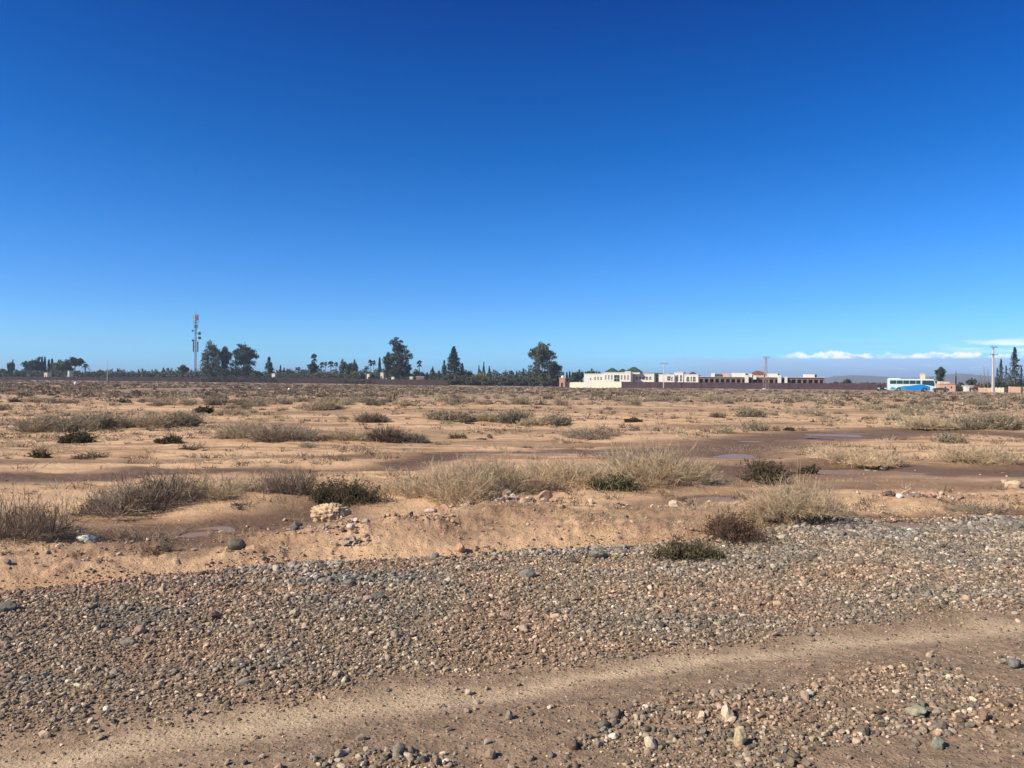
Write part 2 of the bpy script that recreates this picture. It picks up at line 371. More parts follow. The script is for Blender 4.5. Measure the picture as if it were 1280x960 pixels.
def ground_mat():
    m = bpy.data.materials.new('dry_ground'); m.use_nodes = True; t = m.node_tree; b = t.nodes['Principled BSDF']
    L = t.links.new
    geo = t.nodes.new('ShaderNodeNewGeometry')
    def noise(scale, det=5, rough=.55, stretch=None, loc=0):
        mp = t.nodes.new('ShaderNodeMapping'); mp.inputs['Scale'].default_value = stretch or (1, 1, 1); mp.inputs['Location'].default_value = (loc, loc, 0)
        L(geo.outputs['Position'], mp.inputs[0])
        n = t.nodes.new('ShaderNodeTexNoise'); n.inputs['Scale'].default_value = scale; n.inputs['Detail'].default_value = det; n.inputs['Roughness'].default_value = rough
        L(mp.outputs[0], n.inputs[0]); return n.outputs[0]
    def rng_(v, a, b_, c=0., d=1.):
        n = t.nodes.new('ShaderNodeMapRange'); n.interpolation_type = 'SMOOTHSTEP'
        L(v, n.inputs[0])
        for i, x in enumerate((a, b_, c, d)): n.inputs[1 + i].default_value = x
        return n.outputs[0]
    def mix(f, a, c):
        n = t.nodes.new('ShaderNodeMixRGB')
        if isinstance(f, float): n.inputs[0].default_value = f
        else: L(f, n.inputs[0])
        for i, v in ((1, a), (2, c)):
            if isinstance(v, tuple): n.inputs[i].default_value = (*v, 1)
            else: L(v, n.inputs[i])
        return n.outputs[0]
    def mth(op, a, c):
        n = t.nodes.new('ShaderNodeMath'); n.operation = op
        for i, v in enumerate((a, c)):
            if isinstance(v, (int, float)): n.inputs[i].default_value = v
            else: L(v, n.inputs[i])
        return n.outputs[0]
    def att(nm):
        a = t.nodes.new('ShaderNodeAttribute'); a.attribute_name = nm; return a.outputs['Fac']
    sx = t.nodes.new('ShaderNodeSeparateXYZ'); L(geo.outputs['Position'], sx.inputs[0])
    big = noise(.12, 6, .6, (1, 1.3, 1)); mid = noise(1.1, 6, .6, (.8, 1.5, 1)); fine = noise(14, 6, .65); grit = noise(90, 3, .7)
    sand = mix(rng_(mid, .36, .62), P_SANDLO, P_SANDHI)
    sand = mix(mth('MULTIPLY', rng_(big, .52, .60), .7), sand, P_BROWN)
    sand = mix(mth('MULTIPLY', rng_(noise(.45, 7, .68, (.35, 1.3, 1), 77), .44, .53), .8), sand, P_PALE)
    sand = mix(mth('MULTIPLY', rng_(fine, .5, .75), .25), sand, P_BROWN)
    # dark crusted streaks that run across the plain
    st = noise(.8, 8, .68, (.22, 1.5, 1), 31)
    sand = mix(mth('MULTIPLY', mth('MULTIPLY', rng_(st, .525, .575), rng_(sx.outputs[1], 9, 16)), .7), sand, P_CRUST)
    # farther out the crust is browner and littered
    farm = mth('MULTIPLY', rng_(sx.outputs[1], 30, 95), rng_(noise(.05, 5, .6, (1, .5, 1), 12), .30, .62, .55, 1.0))
    sand = mix(farm, sand, P_FAR)
    rubc = mix(rng_(noise(5, 5, .7), .4, .62), P_PINK, P_SANDHI)
    sand = mix(mth('MULTIPLY', att('rub'), .95), sand, rubc)
    # speckle of small stones and clods
    vo = t.nodes.new('ShaderNodeTexVoronoi'); vo.inputs['Scale'].default_value = 34; L(geo.outputs['Position'], vo.inputs['Vector'])
    spk = mth('MULTIPLY', rng_(vo.outputs['Distance'], .30, .12), rng_(noise(2.2, 3), .48, .66))
    sand = mix(mth('MULTIPLY', spk, .55), sand, (.13, .10, .08))
    road = mix(rng_(fine, .35, .68), (.26, .178, .118), (.45, .315, .208))
    road = mix(mth('MULTIPLY', att('trk'), .85), road, mix(rng_(noise(3, 6, .7), .35, .65), (.58, .43, .28), (.74, .56, .37)))
    road = mix(mth('MULTIPLY', rng_(grit, .5, .72), .5), road, (.13, .105, .085))
    c = mix(att('grav'), sand, road)
    wt = mth('MULTIPLY', att('wet'), rng_(noise(2.6, 5, .65, (.6, 1.4, 1), 5), .16, .42))
    c = mix(mth('MULTIPLY', wt, .88), c, mix(rng_(fine, .4, .65), (.105, .060, .036), (.18, .112, .070)))
    L(c, b.inputs['Base Color'])
    ro = mth('SUBTRACT', .92, mth('MULTIPLY', wt, .25)); L(ro, b.inputs['Roughness']); b.inputs['Specular IOR Level'].default_value = .25
    hs = mth('ADD', mth('MULTIPLY', fine, 1.0), mth('MULTIPLY', grit, .35)); hs = mth('ADD', hs, mth('MULTIPLY', rng_(vo.outputs['Distance'], .45, .1), .25))
    bp = t.nodes.new('ShaderNodeBump'); bp.inputs['Strength'].default_value = .9; bp.inputs['Distance'].default_value = .022; L(hs, bp.inputs['Height']); bp2 = t.nodes.new('ShaderNodeBump'); bp2.inputs['Strength'].default_value = .7; bp2.inputs['Distance'].default_value = .08; L(noise(3.2, 9, .72, (.6, 1.5, 1), 44), bp2.inputs['Height']); L(bp2.outputs[0], bp.inputs['Normal'])
    L(bp.outputs[0], b.inputs['Normal'])
    return m
P_PALE = (.72, .48, .29); P_SANDHI = (.61, .40, .245); P_SANDLO = (.50, .305, .17); P_BROWN = (.35, .205, .115); P_CRUST = (.25, .150, .09); P_FAR = (.275, .190, .145); P_PINK = (.34, .20, .13)
ground = mesh_np('ground', V, [quads, fan], ground_mat(), smooth=True, col={'wet': ext(gwet), 'grav': ext(grav), 'trk': ext(trk), 'rub': ext(rub)})
tag(ground, kind='structure')

def water_mat():
    m = bpy.data.materials.new('muddy_water'); m.use_nodes = True; b = m.node_tree.nodes['Principled BSDF']
    b.inputs['Base Color'].default_value = (.27, .185, .14, 1); b.inputs['Roughness'].default_value = .36; b.inputs['Specular IOR Level'].default_value = .12; b.inputs['IOR'].default_value = 1.33
    return m
WATER = water_mat()
for cx, cy, hx, hy, lv in PW:
    n = 48; a = np.arange(n) * 2 * math.pi / n
    g = G(); g.add(np.stack([cx + np.cos(a) * hx * 1.9, cy + np.sin(a) * (hy * 1.9 + .25), np.full(n, lv - .018)], 1), [tuple(range(n))])
    tag(g.build('puddle', WATER), kind='structure')

# ------------------------------------------------------------------ pebbles
def ico(sub):
    import bmesh
    bm = bmesh.new(); bmesh.ops.create_icosphere(bm, subdivisions=sub, radius=1)
    V = np.array([v.co[:] for v in bm.verts]); Fc = np.array([[v.index for v in f.verts] for f in bm.faces]); bm.free(); return V, Fc
ICO = {1: ico(1), 2: ico(2), 3: ico(3)}
def stone_shape(sub, rng, ang=.35):
    V, Fc = ICO[sub]; V = V.copy()
    for _ in range(6):                                   # cut flats, so that stones have facets
        n = rndn(rng, 1)[0]; d = rng.uniform(.45, .85); k = V @ n; V = V - np.outer(np.maximum(k - d, 0) * ang * 2.4, n)
    V *= 1 + rng.normal(0, .05, (len(V), 1)); V *= np.array([1, rng.uniform(.55, .9), rng.uniform(.42, .75)]); return V, Fc
def rotz(a):
    c, s = np.cos(a), np.sin(a); z = np.zeros_like(a); o = np.ones_like(a)
    return np.stack([np.stack([c, -s, z], -1), np.stack([s, c, z], -1), np.stack([z, z, o], -1)], -2)
def rotx(a):
    c, s = np.cos(a), np.sin(a); z = np.zeros_like(a); o = np.ones_like(a)
    return np.stack([np.stack([o, z, z], -1), np.stack([z, c, -s], -1), np.stack([z, s, c], -1)], -2)
def pebbles(name, P, R, C, sub, seed, mat_, label, cat, sink=.25, ang=.35):
    rng = np.random.default_rng(seed); nv = 14; which = rng.integers(0, nv, len(P)); g = G(); cols = []
    for k in range(nv):
        sel = which == k; n = sel.sum()
        if n == 0: continue
        S, Fc = stone_shape(sub, rng, ang); M = rotz(rng.uniform(0, 6.28, n)) @ rotx(rng.normal(0, .5, n)) @ rotz(rng.uniform(0, 6.28, n))
        W = np.einsum('nij,vj->nvi', M, S) * R[sel][:, None, None] + (P[sel] + np.array([0, 0, 1.0]) * (R[sel] * (.55 - sink))[:, None])[:, None, :]
        Fa = (Fc[None] + np.arange(n)[:, None, None] * len(S)).reshape(-1, 3)
        g.add(W.reshape(-1, 3), Fa); cols.append(np.repeat(C[sel], len(S), axis=0))
    o = g.build(name, mat_, smooth=False, col={'tint': np.concatenate(cols)})
    return tag(o, label, cat, kind='stuff')
STONE = mat('pebble_stone', (.3, .3, .3), rough=.8, var=.22, vscale=60, attr='tint', coord='Object', spec=.25)
def stone_cols(rng, n, x, y):
    pal = np.array([(.40, .30, .215), (.27, .225, .175), (.52, .41, .30), (.175, .155, .135), (.33, .22, .155), (.66, .57, .44), (.42, .27, .185), (.22, .185, .15)])
    pr = np.array([.24, .17, .15, .13, .12, .05, .07, .07])
    c = pal[rng.choice(len(pal), n, p=pr)] * rng.uniform(.5, 1.55, (n, 1))
    # patches where one batch of stone prevails
    q = fbm(x / .8, y / .35, 91, 2); r = fbm(x / .9, y / .4, 97, 2)
    grey = np.array([.235, .215, .185]); pink = np.array([.40, .27, .19])
    k1 = (sstep(.52, .68, q) * .65)[:, None]; k2 = (sstep(.55, .7, r) * .45)[:, None]
    c = c * .72 + c.mean(1, keepdims=True) * .26 * np.array([1.12, 1.0, .86]); lum = c.mean(1, keepdims=True) / .25
    c = c * (1 - k1) + grey * lum * k1; c = c * (1 - k2) + pink * lum * k2
    return c * np.array([.80, .77, .71])
rng = np.random.default_rng(7)
N = 360000
y = np.sqrt(rng.uniform(2.3 ** 2, 9.6 ** 2, N)); x = rng.uniform(-.80, .80, N) * y + rng.normal(0, .1, N)
s = y - edgeY(x) + (fbm(x / .45, y / .3, 13, 3) - .5) * .42; tq = (y - trkBot(x)) / (trkTop(x) - trkBot(x)) + (fbm(x / .6, y / .4, 15, 3) - .5) * .6
dens = np.where(s < 0, 1.0, 0.0) * (1 - .90 * np.exp(-((tq - .22) / .58) ** 4))
dens = np.where(tq < 0, (.05 + .75 * sstep(.46, .60, fbm(x / .9, y / .5, 25, 3)) * sstep(-.15, -.45, tq)) * sstep(-1.1, -.2, x) + .11, dens)
dens = dens * np.where((tq > .9), .55 + .45 * sstep(.25, .5, fbm(x / .5, y / .35, 27, 3)), 1)
dens = np.where((s >= 0) & (s < .35), .35 * (1 - s / .35), dens)
keep = rng.uniform(0, 1, N) < dens
x, y, s, tq = x[keep], y[keep], s[keep], tq[keep]; n = len(x)
cob = sstep(.50, .62, fbm(x / .7, y / .35, 33, 3)) * (1 - sstep(-.25, -.9, s)) * 0 + (sstep(.47, .58, fbm(x / .9, y / .35, 33, 3)) * sstep(-1.5, -.5, s) * (s < -.08) * sstep(-2.9, -2.1, x))
lowr = sstep(.0, -.5, tq) * sstep(.44, .56, fbm(x / .6, y / .5, 35, 2))
rad = np.exp(rng.normal(math.log(.0080), .38, n)) * (1 + .95 * cob * rng.uniform(0, 1, n) ** 1.2 + .8 * lowr * rng.uniform(0, 1, n) ** 1.5) * (1 + .08 * (y - 4))
thin = (tq < .9) & (dens[keep] < .30); rad = np.where(thin & (rng.uniform(0, 1, n) < .75), rad * .55, rad)
rad = np.where(rng.uniform(0, 1, n) < .012, rad * rng.uniform(1.5, 2.3, n), rad)
z = H(x, y); C = stone_cols(rng, n, x, y)
cob = cob * 1.0; redk = (sstep(-.55, -.15, s) * sstep(-1.2, -2.4, x) * .6)[:, None]; C = C * (1 - redk) + np.array([.42, .26, .18]) * (C.mean(1, keepdims=True) / .25) * redk
gr = np.array([.235, .222, .20]); kk = (cob * .55)[:, None]; C = C * (1 - kk) + gr * (C.mean(1, keepdims=True) / .22) * kk
# thin out: a coarse stone keeps its place
big = rad > .0125
P = np.stack([x, y, z], 1)
pebbles('gravel', P[~big], rad[~big], C[~big], 1, 3, STONE, 'loose river gravel spread over the roadside in the foreground', 'gravel')
pebbles('coarse_gravel', P[big], rad[big], C[big], 2, 5, STONE, 'larger rounded cobbles lying among the finer foreground gravel', 'cobbles')
# loose bits on the mounds and over the plain
N = 34000
y = np.exp(rng.uniform(math.log(5.0), math.log(60), N)); x = rng.uniform(-.82, .82, N) * y
s = y - edgeY(x); rb = np.zeros(N)
for (mx_, my, a, b, hh) in MW[:10]: rb = np.maximum(rb, np.exp(-(((x - mx_) / a) ** 2 + ((y - my) / b) ** 2)))
dens = np.where(s > 0, .07 + .9 * rb ** 1.5 + .60 * sstep(.50, .64, fbm(x / .9, y / .5, 37, 3)) * sstep(2.8, .3, s), 0)
keep = (rng.uniform(0, 1, N) < dens); x, y, s, rb = x[keep], y[keep], s[keep], rb[keep]; n = len(x)
rad = np.exp(rng.normal(math.log(.011), .45, n)) * (1 + .02 * y)
C = np.array([(.50, .35, .235), (.42, .28, .185), (.33, .22, .15), (.24, .19, .15), (.58, .46, .34)])[rng.choice(5, n, p=[.33, .3, .2, .1, .07])] * rng.uniform(.8, 1.15, (n, 1))
pebbles('clods', np.stack([x, y, H(x, y)], 1), rad, C, 1, 9, STONE, 'crumbs of dry earth and stone strewn on the bare ground', 'clods', sink=.35)

# ------------------------------------------------------------------ single rocks
def rock(px, py, wpx, hpx, col, label, name='rock', seed=0, cat='rock', rough=.06, sub=3, rz=0, deep=.8, grp=None):
    X, Y = pix2g(px, py); w_ = wpx / F * Y; h_ = hpx / F * Y * .95
    rg = np.random.default_rng(seed + int(px)); V, Fc = stone_shape(sub, rg)
    V = V / np.abs(V).max(0); V = V * (1 + (vnoise(V[:, 0] * 4 + 9, V[:, 1] * 4 + V[:, 2] * 3, seed)[:, None] - .5) * rough * 4)
    V = V * np.array([w_ / 2, w_ / 2 * deep, h_ * .60])
    g = G(); g.add(V, Fc); m = mat(name + '_stone', col, rough=.85, var=.3, vscale=14 / max(w_, .05) * .25, bump=.6, bscale=40)
    o = g.build(name, m, smooth=True); yy = Y + w_ * .35
    o.location = (X, yy, Hs(X, yy) + h_ * .33); o.rotation_euler = (0, 0, rz); return tag(o, label, cat, grp)
rock(292, 697, 25, 15, (.135, .12, .095), 'smooth dark grey boulder casting a black shadow on the bare dirt slope, left of centre', 'boulder', 3, 'boulder', .03)
rock(369, 672, 17, 14, (.15, .14, .12), 'dark grey stone just left below the pale earth clod', 'rock', 4)
rock(103, 678, 26, 11, (.8, .76, .62), 'whitish flat stone beside the big grey bush on the left', 'rock', 5, rough=.12)
rock(538, 644, 18, 7, (.55, .43, .38), 'pale pinkish stone lying alone left of the rubble heap', 'rock', 6)
rock(865, 637, 12, 14, (.15, .11, .08), 'small dark upright stone standing alone on the flat dirt left of the pink mound', 'rock', 7)
rock(780, 655, 22, 6, (.33, .24, .16), 'flat brown slab of stone lying in the dry turf left of the dark reddish shrub', 'rock', 8)
rock(927, 948, 18, 28, (.46, .36, .22), 'egg shaped yellowish stone standing up out of the lower right gravel', 'rock', 9, deep=.7)
rock(1176, 950, 20, 16, (.24, .24, .175), 'greenish grey round stone at the bottom right edge of the gravel', 'rock', 10)
rock(1153, 912, 34, 13, (.34, .31, .21), 'long flat greenish stone half sunk in the dirt at lower right', 'rock', 11)
rock(1272, 846, 22, 12, (.20, .19, .16), 'flat dark stone on the track at the right edge of the picture', 'rock', 12)
rock(157, 818, 20, 10, (.24, .205, .16), 'long grey cobble in the middle of the left gravel', 'rock', 13)
rock(131, 903, 9, 9, (.80, .72, .56), 'small white pebble at the lower edge of the left gravel', 'pebble', 14, 'pebble')
rock(576, 690, 16, 12, (.45, .28, .18), 'orange brown stone on the upper edge of the gravel below the rubble', 'rock', 15)
rock(660, 731, 20, 13, (.21, .195, .165), 'large dark grey cobble in the middle of the upper gravel band', 'cobble', 16, 'cobble')
rock(750, 703, 22, 12, (.20, .185, .155), 'dark cobble at the top of the gravel just left of the dark shrub', 'cobble', 17, 'cobble')
rock(472, 757, 18, 8, (.165, .15, .125), 'flat blackish cobble at the left end of the upper gravel band', 'cobble', 18, 'cobble')
rock(459, 760, 15, 9, (.42, .27, .22), 'pinkish cobble next to the flat blackish one', 'cobble', 19, 'cobble')
rock(4, 775, 24, 14, (.15, .135, .11), 'dark stone at the left edge of the gravel', 'rock', 20)
rock(1239, 648, 14, 10, (.58, .45, .33), 'pale stone on the gravel edge at far right', 'rock', 21)
rock(1115, 623, 16, 8, (.10, .09, .08), 'black stone in the line of rubble on the right', 'rock', 22)
rock(1126, 626, 9, 7, (.7, .68, .62), 'white stone right of the black stone in the right rubble line', 'rock', 23)
rock(1145, 625, 15, 7, (.20, .16, .13), 'brown stone at the right end of the right rubble line', 'rock', 24)
rock(1273, 610, 22, 12, (.60, .46, .30), 'large pale boulder cut by the right edge of the picture', 'boulder', 25, 'boulder')
rock(1258, 604, 12, 6, (.52, .40, .28), 'smaller pale stone left of the boulder at the right edge', 'rock', 26)
rock(612, 545, 8, 7, (.12, .10, .08), 'small dark stone alone on the pale sand in the middle distance', 'rock', 27)
rock(1085, 583, 9, 3, (.72, .68, .6), 'leftmost of the three white stones beside the long puddle', 'rock', 28)
rock(1095, 584, 9, 3, (.72, .68, .6), 'middle one of the three white stones beside the long puddle', 'rock', 29)
rock(1105, 583, 9, 3, (.72, .68, .6), 'rightmost of the three white stones beside the long puddle', 'rock', 30)
rock(596, 526, 5, 7, (.7, .68, .64), 'bright white upright stone among the grey shrubs in the middle distance', 'rock', 31)
rock(325, 487, 4, 3.5, (.8, .78, .74), 'left one of two small white stones far out on the left plain', 'rock', 32)
rock(361, 487, 4, 3.5, (.8, .78, .74), 'right one of two small white stones far out on the left plain', 'rock', 33)
rock(94, 482, 4, 5, (.75, .7, .66), 'tiny pale stone far out on the left plain', 'rock', 34)
rock(702, 660, 12, 6, (.45, .30, .2), 'brown clod on the slope between rubble heap and gravel', 'clod', 35, 'clod')
rock(148, 703, 8, 5, (.50, .36, .24), 'small clod on the bare slope left of the dead branches', 'clod', 36, 'clod')
rock(1107, 634, 12, 4, (.55, .42, .3), 'flat pale stone below the right rubble line', 'rock', 37)
rock(900, 903, 10, 9, (.55, .40, .32), 'pinkish stone in the lower right gravel', 'rock', 38)
rock(1013, 884, 12, 9, (.58, .5, .42), 'pale stone lying on the brown dirt below the track', 'rock', 39)
rock(586, 872, 11, 8, (.5, .42, .33), 'pale stone in the middle of the track', 'rock', 40)
rock(8, 720, 10, 7, (.22, .19, .16), 'small grey stone on the bare slope at the left edge', 'rock', 41)

# the big pale clod of earth with deep furrows, and the loose heap beside it
X, Y = pix2g(411, 656); wv = 52 / F * Y; hv = 24 / F * Y
V, Fc = ico(5)
rg = np.random.default_rng(2); V = V * (.75 + .12 / np.maximum(np.abs(V).max(1, keepdims=True), .6))
ridge = np.abs(vnoise(V[:, 0] * 9, V[:, 1] * 7 + V[:, 2] * 1.6, 5) - .5) * 2
V = V * (0.82 + .30 * fbm(V[:, 0] * 2 + 3, V[:, 1] * 2 + V[:, 2] * 2, 8, 3)[:, None] * 1.0 - .24 * (1 - ridge[:, None]) ** 2 + .22 * (fbm(V[:, 0] * 12, V[:, 2] * 9 + V[:, 1] * 5, 18, 2)[:, None] - .5))
V = V * np.array([wv * .60, wv * .42, hv * .66])
o = G().add(V, Fc).build('earth_clod', mat('pale_clod', (.60, .43, .27), .95, .25, 18, .8, 60), smooth=True)
o.location = (X, Y + wv * .2, Hs(X, Y + wv * .2) + hv * .50); tag(o, 'large pale clod of dried furrowed earth, standing on the dirt bank', 'clod')

def heap(name, spots, label, cols, seed, size):
    rg = np.random.default_rng(seed); P = []; R = []; C = []
    for (px, py, sx, sy, n) in spots:
        X, Y = pix2g(px, py)
        for _ in range(int(n * 1.5)):
            a = X + rg.normal(0, sx); b = Y + rg.normal(0, sy); r = size * .74 * math.exp(rg.normal(0, .55)); q = math.exp(-((a - X) / sx) ** 2 * .7 - ((b - Y) / sy) ** 2 * .7)
            P.append((a, b, Hs(a, b) + r * .2 + q * .035 * rg.uniform(0, 1))); R.append(r); C.append(np.array(cols[rg.integers(len(cols))]) * rg.uniform(.8, 1.2))
    return pebbles(name, np.array(P), np.array(R), np.array(C), 2, seed, STONE, label, 'rubble', sink=.3, ang=.55)
RC = [(.50, .36, .25), (.42, .30, .21), (.30, .21, .16), (.58, .47, .36), (.40, .25, .18)]
heap('rubble', [(600, 640, .22, .10, 40), (640, 632, .30, .14, 110), (575, 642, .12, .08, 14), (670, 635, .14, .08, 25)], 'heap of broken stones and clods below the straw coloured bushes', RC, 41, .034)
heap('rubble', [(505, 664, .16, .07, 60), (525, 667, .22, .09, 70)], 'smaller heap of dark clods on the bank right of the pale earth clod', [(.34, .23, .16), (.22, .15, .11), (.44, .30, .2)], 42, .018)
heap('rubble', [(430, 672, .16, .07, 40), (440, 685, .12, .06, 20), (400, 675, .12, .06, 20)], 'crumbled pale stones in front of the large earth clod', [(.56, .46, .36), (.45, .34, .24), (.32, .25, .2)], 43, .022)
heap('rubble', [(700, 645, .10, .05, 14), (820, 632, .35, .03, 26), (750, 636, .3, .04, 18)], 'scattered pale stones right of the rubble heap', RC, 44, .022)
heap('rubble', [(1165, 623, .40, .06, 50), (1190, 618, .3, .1, 30), (1120, 622, .16, .04, 14)], 'line of pale rubble on the right behind the small puddle', RC, 45, .028)
heap('rubble', [(1000, 640, .32, .12, 120), (960, 636, .2, .05, 30)], 'pinkish crumbled earth on the mound with the straw coloured grass', [(.52, .33, .22), (.46, .28, .19), (.58, .40, .28)], 46, .017)
heap('rubble', [(700, 490, 5, 2, 40), (640, 488, 4, 2, 20)], 'pale broken stones far out in front of the white villas', [(.6, .48, .38), (.5, .38, .3)], 47, .13)

# ------------------------------------------------------------------ shrubs
def twigs(rng, n, h, w, up=.5, curl=.35, K=5, base=.18, r0=.004, side=.0, zbase=.0):
    """n crooked twigs of a dome h high and w wide, as polylines"""
    # several crowns from one root stock, each with a height of its own: a ragged outline
    m = int(rng.integers(4, 8)); ca = rng.uniform(0, 2 * math.pi, m); cr_ = rng.uniform(.25, .85, m) * w * .5; cs = rng.uniform(.45, .95, m); cs[0] = 1.0; cr_[0] *= .5
    j = rng.integers(0, m, n); S = cs[j][:, None]
    a = rng.uniform(0, 2 * math.pi, n); q = np.sqrt(rng.uniform(0, 1, n))
    bx = np.cos(ca[j]) * cr_[j] + np.cos(a) * q * w * .22 * base * cs[j]; by = np.sin(ca[j]) * cr_[j] + np.sin(a) * q * w * .22 * base * cs[j]
    tilt = np.clip(rng.normal(1 - up, .32, n), 0.02, 1.2) * 1.35
    L = rng.uniform(.45, 1.0, n)
    da = a + rng.normal(0, .5, n)
    d = np.stack([np.sin(tilt) * np.cos(da), np.sin(tilt) * np.sin(da), np.cos(tilt) + .05], 1)
    P = np.zeros((n, K, 3)); P[:, 0] = np.stack([bx, by, np.full(n, -.02) + zbase], 1)
    step = L[:, None] / (K - 1)
    for k in range(1, K):
        d = d + rng.normal(0, curl, (n, 3)) * .55; d[:, 2] += .04; d /= np.linalg.norm(d, axis=1, keepdims=True)
        P[:, k] = P[:, k - 1] + d * step * S * np.array([w * .50, w * .50, h * 1.08])
    P[:, 1:, 2] = np.maximum(P[:, 1:, 2], .012)
    R = r0 * np.linspace(1, .35, K)[None] * rng.uniform(.6, 1.3, (n, 1))
    return P, R
def side_twigs(rng, P, per, length, K=3, r0=.0025, curl=.5):
    n, k0, _ = P.shape; i = rng.integers(0, n, n * per); t = rng.uniform(.3, 1, n * per) * (k0 - 1); j = np.minimum(t.astype(int), k0 - 2); f = (t - j)[:, None]
    s = P[i, j] * (1 - f) + P[i, j + 1] * f; d = P[i, j + 1] - P[i, j]; d /= np.linalg.norm(d, axis=1, keepdims=True) + 1e-9
    Q = np.zeros((len(i), K, 3)); Q[:, 0] = s; L = length * rng.uniform(.4, 1.1, (len(i), 1))
    for k in range(1, K):
        d = d + rng.normal(0, curl, d.shape); d[:, 2] += .08; d /= np.linalg.norm(d, axis=1, keepdims=True); Q[:, k] = Q[:, k - 1] + d * L / (K - 1)
    R = r0 * np.linspace(1, .4, K)[None] * rng.uniform(.6, 1.3, (len(i), 1)); return Q, R
TW_GREY = mat('dry_grey_twig', (.31, .245, .175), .9, .35, 7, objvar=.2)
TW_DARK = mat('dark_dead_twig', (.135, .092, .066), .9, .35, 6, objvar=.2)
TW_STRAW = mat('straw_stalk', (.70, .55, .355), .85, .28, 6, objvar=.12, trans=.25)
TW_PALE = mat('pale_dry_grass', (.54, .43, .28), .85, .3, 6, objvar=.15, trans=.2)
TW_SAGE = mat('sage_twig', (.32, .265, .18), .9, .3, 6, objvar=.2)
LF_DARK = mat('dark_olive_leaf', (.105, .088, .044), .85, .45, 9, objvar=.2, trans=.15)
LF_RED = mat('reddish_leaf', (.16, .10, .058), .8, .4, 12, objvar=.15, trans=.15)
LF_GREEN = mat('green_leaf', (.105, .115, .045), .75, .35, 12, trans=.2)
LF_SAGE = mat('sage_leaf', (.27, .235, .155), .85, .35, 9, objvar=.2, trans=.15)
def shrub(name, kind, px, py, wpx, hpx, label, cat='shrub', grp=None, seed=None, dens=1.0):
    X, Y = pix2g(px, py); w = wpx / F * Y * (1.18 if kind in ('straw', 'pale', 'dark', 'red', 'green') else 1.03); h = hpx / F * Y * 1.0; Yc = Y + w * .22
    rg = np.random.default_rng(seed if seed is not None else int(px * 7 + py)); t = thing(name, label, cat, (X, Yc, Hs(X, Yc)), 0, grp)
    A = w * h; r = max(.0019, .00036 * Y)         # a twig near the width it shows in the photograph
    def tw(nm, m, n, upv, curl, base, per, sl, rr_=1.0, hh=1.0, ww=1.0, K=5):
        g = G(); P, R = twigs(rg, n, h * hh, w * ww, upv, curl, K, base, r * rr_)
        V, Q = tubes(P, R); g.add(V, Q)
        if per:
            P2, R2 = side_twigs(rg, P, per, sl * max(h, w * .3), 3, r * rr_ * .62); V, Q = tubes(P2, R2); g.add(V, Q)
        return P, g.build(nm, m, t)
    def lf(nm, m, P, n, size, m2=None):
        i = rg.integers(0, len(P), n); k = rg.uniform(.35, 1, n) * (P.shape[1] - 1.001); j = k.astype(int); f = (k - j)[:, None]
        C = P[i, j] * (1 - f) + P[i, j + 1] * f + rg.normal(0, .02 * w, (n, 3)) * .8; C[:, 2] = np.maximum(C[:, 2], .01)
        V, Fc = leaves(C, size, rg, 3.4); g = G(); g.add(V, Fc); g.build(nm, m, t)
    k = dens * np.clip(w * w * 520, 130, 900)
    if kind == 'grey':
        tw('stem', TW_DARK, int(k * .25), .42, .35, .5, 2, .18, 1.5)
        tw('twig', TW_GREY, int(k * .8), .34, .62, .9, 6, .22)
    elif kind == 'straw':
        tw('stem', TW_GREY, int(k * .25), .45, .45, .8, 3, .2, 1.1)
        tw('stalk', TW_STRAW, int(k * .9), .36, .62, 1.0, 6, .24, .95, .95, K=6); tw('tall_stalk', TW_STRAW, int(k * .07) + 9, .62, .14, .9, 1, .1, .9, 1.25)
    elif kind == 'stalks':
        tw('stalk', TW_STRAW, int(k * .3), .62, .10, .25, 1, .12, .9, 1.1)
    elif kind == 'pale':
        tw('stalk', TW_PALE, int(k * 1.0), .36, .62, 1.0, 5, .22, K=6)
    elif kind == 'dead':
        tw('branch', TW_DARK, int(k * .35), .22, .55, .6, 3, .22, 1.5)
        tw('twig', TW_GREY, int(k * .18), .30, .5, .7, 3, .2)
    elif kind in ('dark', 'red', 'green'):
        m = {'dark': LF_DARK, 'red': LF_RED, 'green': LF_GREEN}[kind]
        P, _ = tw('stem', TW_DARK, int(k * .75), .52, .35, .7, 3, .15, .9)
        lf('foliage', m, P, int(k * 9), max(.009, .0012 * Y))
    elif kind == 'sage':
        P, _ = tw('stem', TW_SAGE, int(k * .8), .5, .4, .75, 4, .16)
        lf('foliage', LF_SAGE, P, int(k * 2.2), max(.009, .0011 * Y))
    return t
